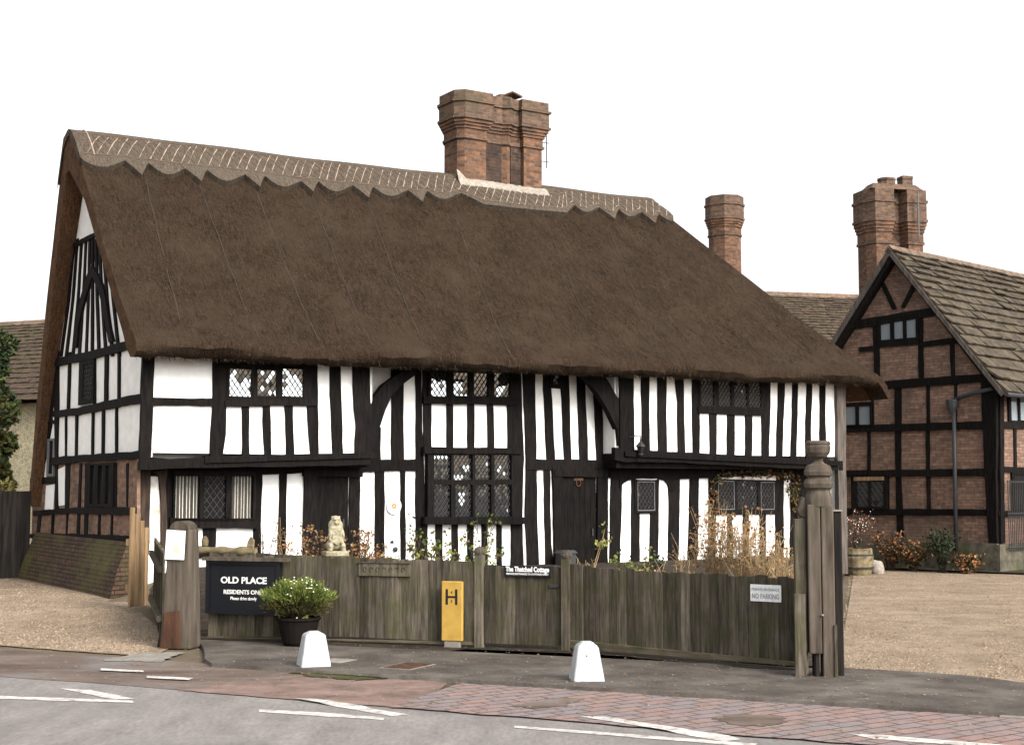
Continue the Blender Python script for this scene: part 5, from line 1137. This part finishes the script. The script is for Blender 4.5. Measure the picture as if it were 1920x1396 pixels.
blob_mesh([E(0, .02, .80, .13, .13, .15), E(0, -.1, .76, .075, .08, .06), E(0, -.05, .86, .1, .08, .06), E(-.09, .03, .9, .035, .03, .045), E(.09, .03, .9, .035, .03, .045), E(0, .04, .7, .19, .16, .17), E(0, .0, .58, .2, .15, .17),
           E(0, .06, .42, .19, .17, .2), E(0, .1, .22, .22, .2, .17), E(-.16, -.02, .17, .09, .2, .12), E(.16, -.02, .17, .09, .2, .12), E(-.17, -.14, .07, .07, .11, .05), E(.17, -.14, .07, .07, .11, .05),
           E(-.16, -.08, .42, .055, .06, .17, .1), E(.16, -.08, .42, .055, .06, .17, .1), E(-.13, -.14, .28, .05, .06, .06), E(.13, -.14, .28, .05, .06, .06), E(.2, .2, .15, .04, .12, .04)], 'body', 'stone', t, .013)
m = MB(); sh = [(-.13, .5), (0, .53), (.13, .5), (.13, .34), (.08, .24), (0, .18), (-.08, .24), (-.13, .34)]
m.prism([P(a, -.17, b) for a, b in sh], [P(a, -.12, b) for a, b in sh]); bevel(m.build('shield', 'stone', t), .01)
m = MB(); m.lathe([(.03 * S, 0), (.02 * S, .01)], P(-.045, -.1, .83), 6); m.lathe([(.03 * S, 0), (.02 * S, .01)], P(.045, -.1, .83), 6); m.build('eyes', 'soil', t)
bevel(MB().box(-.3 * S, .3 * S, -.26 * S, .28 * S, zb - .05, zb + .03).box(-.26 * S, .26 * S, -.22 * S, .24 * S, gz - .1, zb - .052).build('pedestal', 'stone', t), .015)

# ================================================================== PLANTS
def twig_plant(name, lab, cat, x, y, h, spread, stems, mats, leaves, lsize, lo=.25, group=None, lean=0, zb=None, stem_r=.0095, droop=0, lw=.42):
    z = terrain(x, y) if zb is None else zb; t = thing(name, lab, cat, (x, y, z), random.uniform(0, 6), group); st = MB(); lf = MB(); ends = []
    for i in range(stems):
        a = random.uniform(0, 6.28); r = spread * random.uniform(.3, 1); hh = h * random.uniform(.55, 1); b = Vector((random.uniform(-.3, .3) * spread * .5, random.uniform(-.3, .3) * spread * .5, 0)); e = Vector((r * math.cos(a) + lean * hh, r * math.sin(a), hh))
        pts = [b + (e - b) * s + Vector((math.sin(s * 4 + i) * .03, math.cos(s * 5 + i) * .03, .1 * h * math.sin(s * 3.14) * (1 - droop))) for s in (0, .25, .5, .75, 1)]
        st.tube(pts, stem_r * random.uniform(.6, 1.2), 4, r2=stem_r * .35)
        for _ in range(2):
            k = random.choice((2, 3)); p = pts[k]; d = (rv() + Vector((0, 0, .6))).normalized() * h * random.uniform(.1, .25); st.tube([p, p + d * .5 + rv() * .02, p + d], stem_r * .5, 3); ends.append(p + d)
        for s in (1, 2, 3, 4): ends.append(pts[s])
    st.build('stem', mats[0], t, uv=False)
    ok = [p for p in ends if p.z > lo * h] or ends
    for i in range(leaves): leaf(lf, random.choice(ok) + rv() * lsize * .9, rv() + Vector((0, 0, .1 - droop)), lsize * random.uniform(.5, 1.2), random.randrange(len(mats) - 1), lw)
    if leaves: lf.build('leaves', list(mats[1:]), t, uv=False)
    return t
def bush_at(px, py, Y, **k):
    q = atY(px, py, Y); return twig_plant(x=q[0], y=q[1], **k)
HK = .33
bush_at(500, 1040, 20.4, name='rose_bush', lab='thin bare twiggy bush in front of the white panels left of the dark doorway', cat='shrub', h=HK + 1.15, spread=.28, stems=9, mats=('twig', 'dry1'), leaves=40, lsize=.04)
bush_at(535, 1040, 20.6, name='rose_bush', lab='bare brown twiggy bush rising between the lion statue and the black sign', cat='shrub', h=HK + 1.1, spread=.3, stems=10, mats=('dry2', 'dry1'), leaves=160, lsize=.04)
bush_at(592, 1040, 20.9, name='dried_hydrangea', lab='rust brown dried hydrangea left of the lion statue', cat='shrub', h=HK + .95, spread=.33, stems=26, mats=('twig', 'dry1', 'dry2'), leaves=900, lsize=.045)
bush_at(668, 1045, 20.9, name='dried_hydrangea', lab='rust brown dried hydrangea just right of the lion statue', cat='shrub', h=HK + .85, spread=.3, stems=24, mats=('twig', 'dry1', 'dry1', 'dry2'), leaves=900, lsize=.045)
bush_at(697, 1045, 20.6, name='dried_hydrangea', lab='low orange brown dried hydrangea below the white panel right of the dark doorway', cat='shrub', h=HK + .75, spread=.28, stems=22, mats=('twig', 'dry1', 'dry1', 'dry2'), leaves=900, lsize=.045)
for px, lab, h in ((795, 'leafy rose at the left foot of the great window', 1.15), (845, 'leafy green rose under the middle of the great window', 1.0), (905, 'sparse climbing rose under the right half of the great window', 1.1)):
    bush_at(px, 1050, 20.6 + (px - 795) * .004, name='rose_bush', lab=lab, cat='shrub', h=HK + h, spread=.33, stems=8, mats=('twig', 'green1', 'green2', 'olive'), leaves=230, lsize=.06, lo=.3)
bush_at(1105, 1060, 19.5, name='rose_bush', lab='leggy rose with a few pale green leaves in front of the central door', cat='shrub', h=HK + 1.05, spread=.3, stems=6, mats=('dry2', 'green2', 'yellowleaf'), leaves=40, lsize=.065, lo=.7, lean=-.15)
bush_at(1178, 1068, 19.2, name='low_shrub', lab='low bright green shrub showing over the fence right of the central door', cat='shrub', h=HK + .72, spread=.2, stems=20, mats=('twig', 'green2', 'green1'), leaves=500, lsize=.05)
bush_at(1205, 1066, 19.2, name='low_shrub', lab='low yellow green shrub showing over the fence under the arched window', cat='shrub', h=HK + .75, spread=.17, stems=20, mats=('twig', 'yellowleaf', 'green2'), leaves=450, lsize=.05)
bush_at(1232, 1068, 19.3, name='low_shrub', lab='small dark green shrub right of the yellow green one', cat='shrub', h=HK + .65, spread=.14, stems=14, mats=('twig', 'green3'), leaves=300, lsize=.05)
for i, (px, Y, h, sp, lab) in enumerate(((1290, 20.2, .95, .4, 'sparse brown twiggy plant right of the small arched window'), (1345, 20.0, 1.35, .38, 'rust brown dried plant under the left end of the right ground-floor window'), (1395, 19.6, 1.3, .4, 'dense pale straw coloured dried plant under the middle of the right ground-floor window'),
                                    (1440, 19.0, 1.15, .35, 'straw coloured dried plant leaning left of the carved gatepost'), (1475, 18.2, 1.05, .25, 'tangled dried plant close behind the carved gatepost'))):
    bush_at(px, 1070, Y, name='dried_plant', lab=lab, cat='plant', h=HK + h, spread=sp, stems=(18, 55, 85, 65, 40)[i], mats=('dry2', 'dry1', 'dry1', 'dry2'), leaves=(60, 460, 330, 220, 190)[i], lsize=.048, stem_r=.007)
bush_at(1262, 1068, 18.6, name='dried_plant', lab='low orange fringe of dried stems along the top of the right fence', cat='plant', h=HK + .7, spread=.45, stems=24, mats=('dry2', 'dry1', 'dry2'), leaves=200, lsize=.05)
bush_at(1450, 1060, 19.6, name='low_shrub', lab='dark green clump among the dried plants under the right ground-floor window', cat='shrub', h=HK + .85, spread=.3, stems=20, mats=('twig', 'green3', 'green1'), leaves=420, lsize=.06)
# climber over the right ground-floor window
t = thing('climbing_plant', 'olive brown climber trained over the ground-floor window by the carved gatepost', 'climber', (*CO.W(13.0, .3), 0), CO.ang); st = MB(); lf = MB()
base_u = 13.0
def cl(px, py): a, z = LOV.P(px, py); return Vector((a - base_u, .1, z))
for path in ([(1335, 1060), (1332, 960), (1334, 905), (1360, 886), (1420, 884), (1480, 890)], [(1492, 1060), (1490, 960), (1486, 900), (1450, 884), (1380, 882)], [(1486, 940), (1475, 905)]):
    pts = [cl(*p) for p in path]; fine = []
    for a, b in zip(pts, pts[1:]):
        for i in range(6): fine.append(a + (b - a) * i / 6 + rv() * .025)
    st.tube(fine, .012, 5)
    for p in fine:
        if p.z < 1.0: continue
        for _ in range(16): leaf(lf, p + rv() * .11, rv(), random.uniform(.04, .09), random.randrange(3))
st.build('stem', 'twig', t, uv=False); lf.build('leaves', ['olive', 'green3', 'dry1'], t, uv=False)
# in front of the brick house
def H3(px, py, Y): q = atY(px, py, Y); return q[0], q[1]
x, y = H3(1608, 1090, 33.2); t = thing('barrel_planter', 'mossy half barrel planter beside the brick house drive', 'planter', (x, y, 0)); k = y / FPX
MB().lathe([(.3, 0), (.36, .2), (.37, .42), (.34, .62), (.3, .62), (.3, .55)], seg=18).build('barrel', 'log', t); MB().lathe([(.375, .16), (.38, .2)], seg=18).lathe([(.375, .45), (.375, .49)], seg=18).build('hoop', 'iron', t)
twig_plant('pink_shrub', 'twiggy pinkish shrub growing out of the mossy barrel', 'shrub', x, y, .95, .42, 26, ('twig', 'pinkleaf', 'dry1', 'petal'), 230, .045, .2, zb=.55)
x, y = H3(1645, 1086, 33.6); t = thing('white_rock', 'pale boulder at the foot of the barrel planter', 'rock', (x, y, 0)); blob_mesh([(Vector((0, 0, .1)), (.17, .15, .2), (0, 0, 0)), (Vector((.05, 0, .2)), (.1, .1, .12), (.2, 0, .4)), (Vector((-.07, .02, .22)), (.1, .1, .12), (0, .3, 0))], 'stone', 'mortar', t, .03)
for px, Y, h, sp, mats, lab in ((1672, 35.0, .95, .55, ('twig', 'dry1', 'twig'), 'rusty brown bush against the brick wall behind the pale boulder'), (1712, 34.6, .75, .5, ('twig', 'dry1', 'green3'), 'dull brown bush in the bed below the middle post of the brick house'), (1766, 34.0, 1.05, .4, ('twig', 'green3', 'green3'), 'dark green bush beside the downpipe of the brick house'),
                           (1815, 33.6, .45, .45, ('twig', 'green3', 'dry1'), 'low dark plants at the corner of the brick house')):
    x, y = H3(px, 1060, Y); twig_plant('border_shrub', lab, 'shrub', x, y, h, sp, 34, mats, 750, .085, .05)
# shrubs far left
def crown_tree(name, lab, px, py_top, py_bot, Y, halfpx, mats, n, size, trunk=True):
    a = atY(px, py_top, Y); b = atY(px, py_bot, Y); z1, z0 = a[2], b[2]; r = halfpx * Y / FPX; t = thing(name, lab, 'tree' if trunk else 'hedge', (a[0], Y, 0)); lf = MB(); tr = MB()
    tr.tube([(0, 0, 0), (.03, 0, z0 * .6), (-.03, .02, .6 * z1)], .11, 8, r2=.04)
    for i in range(7): an = i * .9; tr.tube([(0, 0, z0 + (z1 - z0) * .1 * i), (.5 * r * math.cos(an), .5 * r * math.sin(an), z0 + (z1 - z0) * (.1 * i + .22))], .03, 5, r2=.01)
    tr.build('trunk', 'twig', t)
    cl_ = [(Vector((random.uniform(-.65, .65) * r, random.uniform(-.65, .65) * r, z0 + (z1 - z0) * random.uniform(.05, .92))), r * random.uniform(.3, .55)) for _ in range(22)]
    for i in range(n):
        c, rr = random.choice(cl_); d = rv(); p = c + d * rr * random.uniform(.5, 1.05); leaf(lf, p, d + rv() * .8, size * random.uniform(.6, 1.3), random.randrange(len(mats)), .4)
    lf.build('crown', list(mats), t, uv=False)
crown_tree('evergreen_tree', 'dark evergreen tree at the left edge before the stone house', -22, 620, 760, 38, 42, ('green3', 'green3', 'green1'), 7000, .13)
crown_tree('olive_bush', 'olive green bush at the left edge above the dark fence', -2, 730, 930, 34, 46, ('olive', 'green3', 'green1', 'green1'), 9000, .11)
crown_tree('cream_hedge', 'cream flowering hedge top behind the tall dark fence', 5, 902, 950, 31, 26, ('yellowleaf', 'yellowleaf', 'olive'), 2600, .08, False)
# loose gravel stones, scattered over both drives
def stones(name, n, place):
    m = MB()
    for _ in range(n):
        p = place()
        if not p: continue
        x, y = p; z = terrain(x, y) + .004; r = random.uniform(.006, .016) * random.choice((1, 1, 1, 1.5)); a = random.uniform(0, 6.28); h = r * random.uniform(.5, 1)
        m.add([(x + r * math.cos(a + k * 1.57) * random.uniform(.7, 1.2), y + r * math.sin(a + k * 1.57) * random.uniform(.7, 1.2), z) for k in range(4)] + [(x + random.uniform(-.3, .3) * r, y + random.uniform(-.3, .3) * r, z + h)], [(0, 1, 4), (1, 2, 4), (2, 3, 4), (3, 0, 4)], random.choice((0, 0, 1, 1, 2, 3)))
    return tag(m.build(name, ['stone_tan', 'stone_pale', 'stone_dark', 'stone_grey'], uv=False), kind='stuff')
for nm, c in (('stone_tan', (.21, .155, .105)), ('stone_pale', (.3, .235, .17)), ('stone_dark', (.13, .095, .068)), ('stone_grey', (.22, .18, .14))): M[nm] = plain(nm, c, .95, spec=.05)
def right_spot():
    y = 15.2 + 20.5 * random.random() ** 1.5; x0 = 3.4 + (y - 15.2) * .245; x1 = y * .385; v = RL.L(x0, y)[1]
    x = random.uniform(x0, x1); u, v = RL.L(x, y); tr = min(abs(x - 4.6 - .34 * (y - 15) - k) for k in (0, 1.55)); tr = min(tr, abs(x - 7.0 + .05 * (y - 15) ** 1.2 - .0), .8)
    if tr < .3 + .1 * math.sin(y * 2.3) and random.random() < .72: return None
    return (x, y) if v > 3.75 and y < 36 - .9 * (x - 9.1) else None
def left_spot():
    y = 16.6 + 14 * random.random() ** 1.6; x = random.uniform(-y * .37, -4.5 - max(0, y - 18.5) * .36); u, v = RL.L(x, y)
    if abs(x + 8.2 - .25 * (y - 17)) < .3 + .1 * math.sin(y * 3) and random.random() < .7: return None
    return (x, y) if v > 2.15 and CO.L(x, y)[0] < (-.62 if y > 23.5 else 9) else None
tag(stones('loose_gravel', 22000, right_spot), 'loose tan gravel stones on the drive right of the gatepost', 'gravel'); tag(stones('loose_gravel', 15000, left_spot), 'loose tan gravel stones on the drive left of the fence', 'gravel')
# dark band with a ragged front edge along the foot of the fence
def dark_strip():
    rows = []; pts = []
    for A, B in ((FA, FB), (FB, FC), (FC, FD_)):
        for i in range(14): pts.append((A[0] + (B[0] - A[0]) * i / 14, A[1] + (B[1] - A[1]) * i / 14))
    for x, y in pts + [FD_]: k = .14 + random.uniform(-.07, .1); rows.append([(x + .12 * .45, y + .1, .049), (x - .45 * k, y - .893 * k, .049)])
    tag(MB().grid(rows).build('dark_strip', 'soil'), kind='structure')
dark_strip()
# fallen leaves and loose stones
m = MB()
for _ in range(3800):
    if random.random() < .8: u, v = random.uniform(-4, 13), random.uniform(-.1, 4.3); x, y = rl(u, v); z = .05 if v > 1.7 and u > -.9 else .02
    else: x, y = random.uniform(3.6, 12), random.uniform(15.5, 32); z = terrain(x, y) + .012
    s = random.uniform(.006, .022); a = random.uniform(0, 6.28); m.add([(x + s * math.cos(a + k * 2.1) * random.uniform(.6, 1.2), y + s * math.sin(a + k * 2.1) * 1.2, z + random.uniform(0, .01)) for k in range(3)], [(0, 1, 2)], random.randrange(2))
tag(m.build('leaf_litter', ['dry1', 'concrete'], uv=False), 'scattered fallen leaves and grit over the pavement and gravel', 'leaf litter', kind='stuff')
GROUPS = {'rose_bush': 'rose bushes behind the fence', 'dried_hydrangea': 'dried hydrangeas round the statue', 'dried_plant': 'dried plants behind the right fence', 'low_shrub': 'low shrubs behind the right fence',
          'fence_post': 'posts either side of the plank gate', 'board_fence': 'board fences round the cottage garden', 'wall_fitting': 'iron fittings on the white panel', 'inspection_cover': 'covers set in the pavement',
          'border_shrub': 'shrubs along the foot of the brick house', 'name_board': 'black name boards on the fence'}
for o in bpy.data.objects:
    b = o.name.split('.')[0]
    if o.parent is None and b in GROUPS: o['group'] = GROUPS[b]
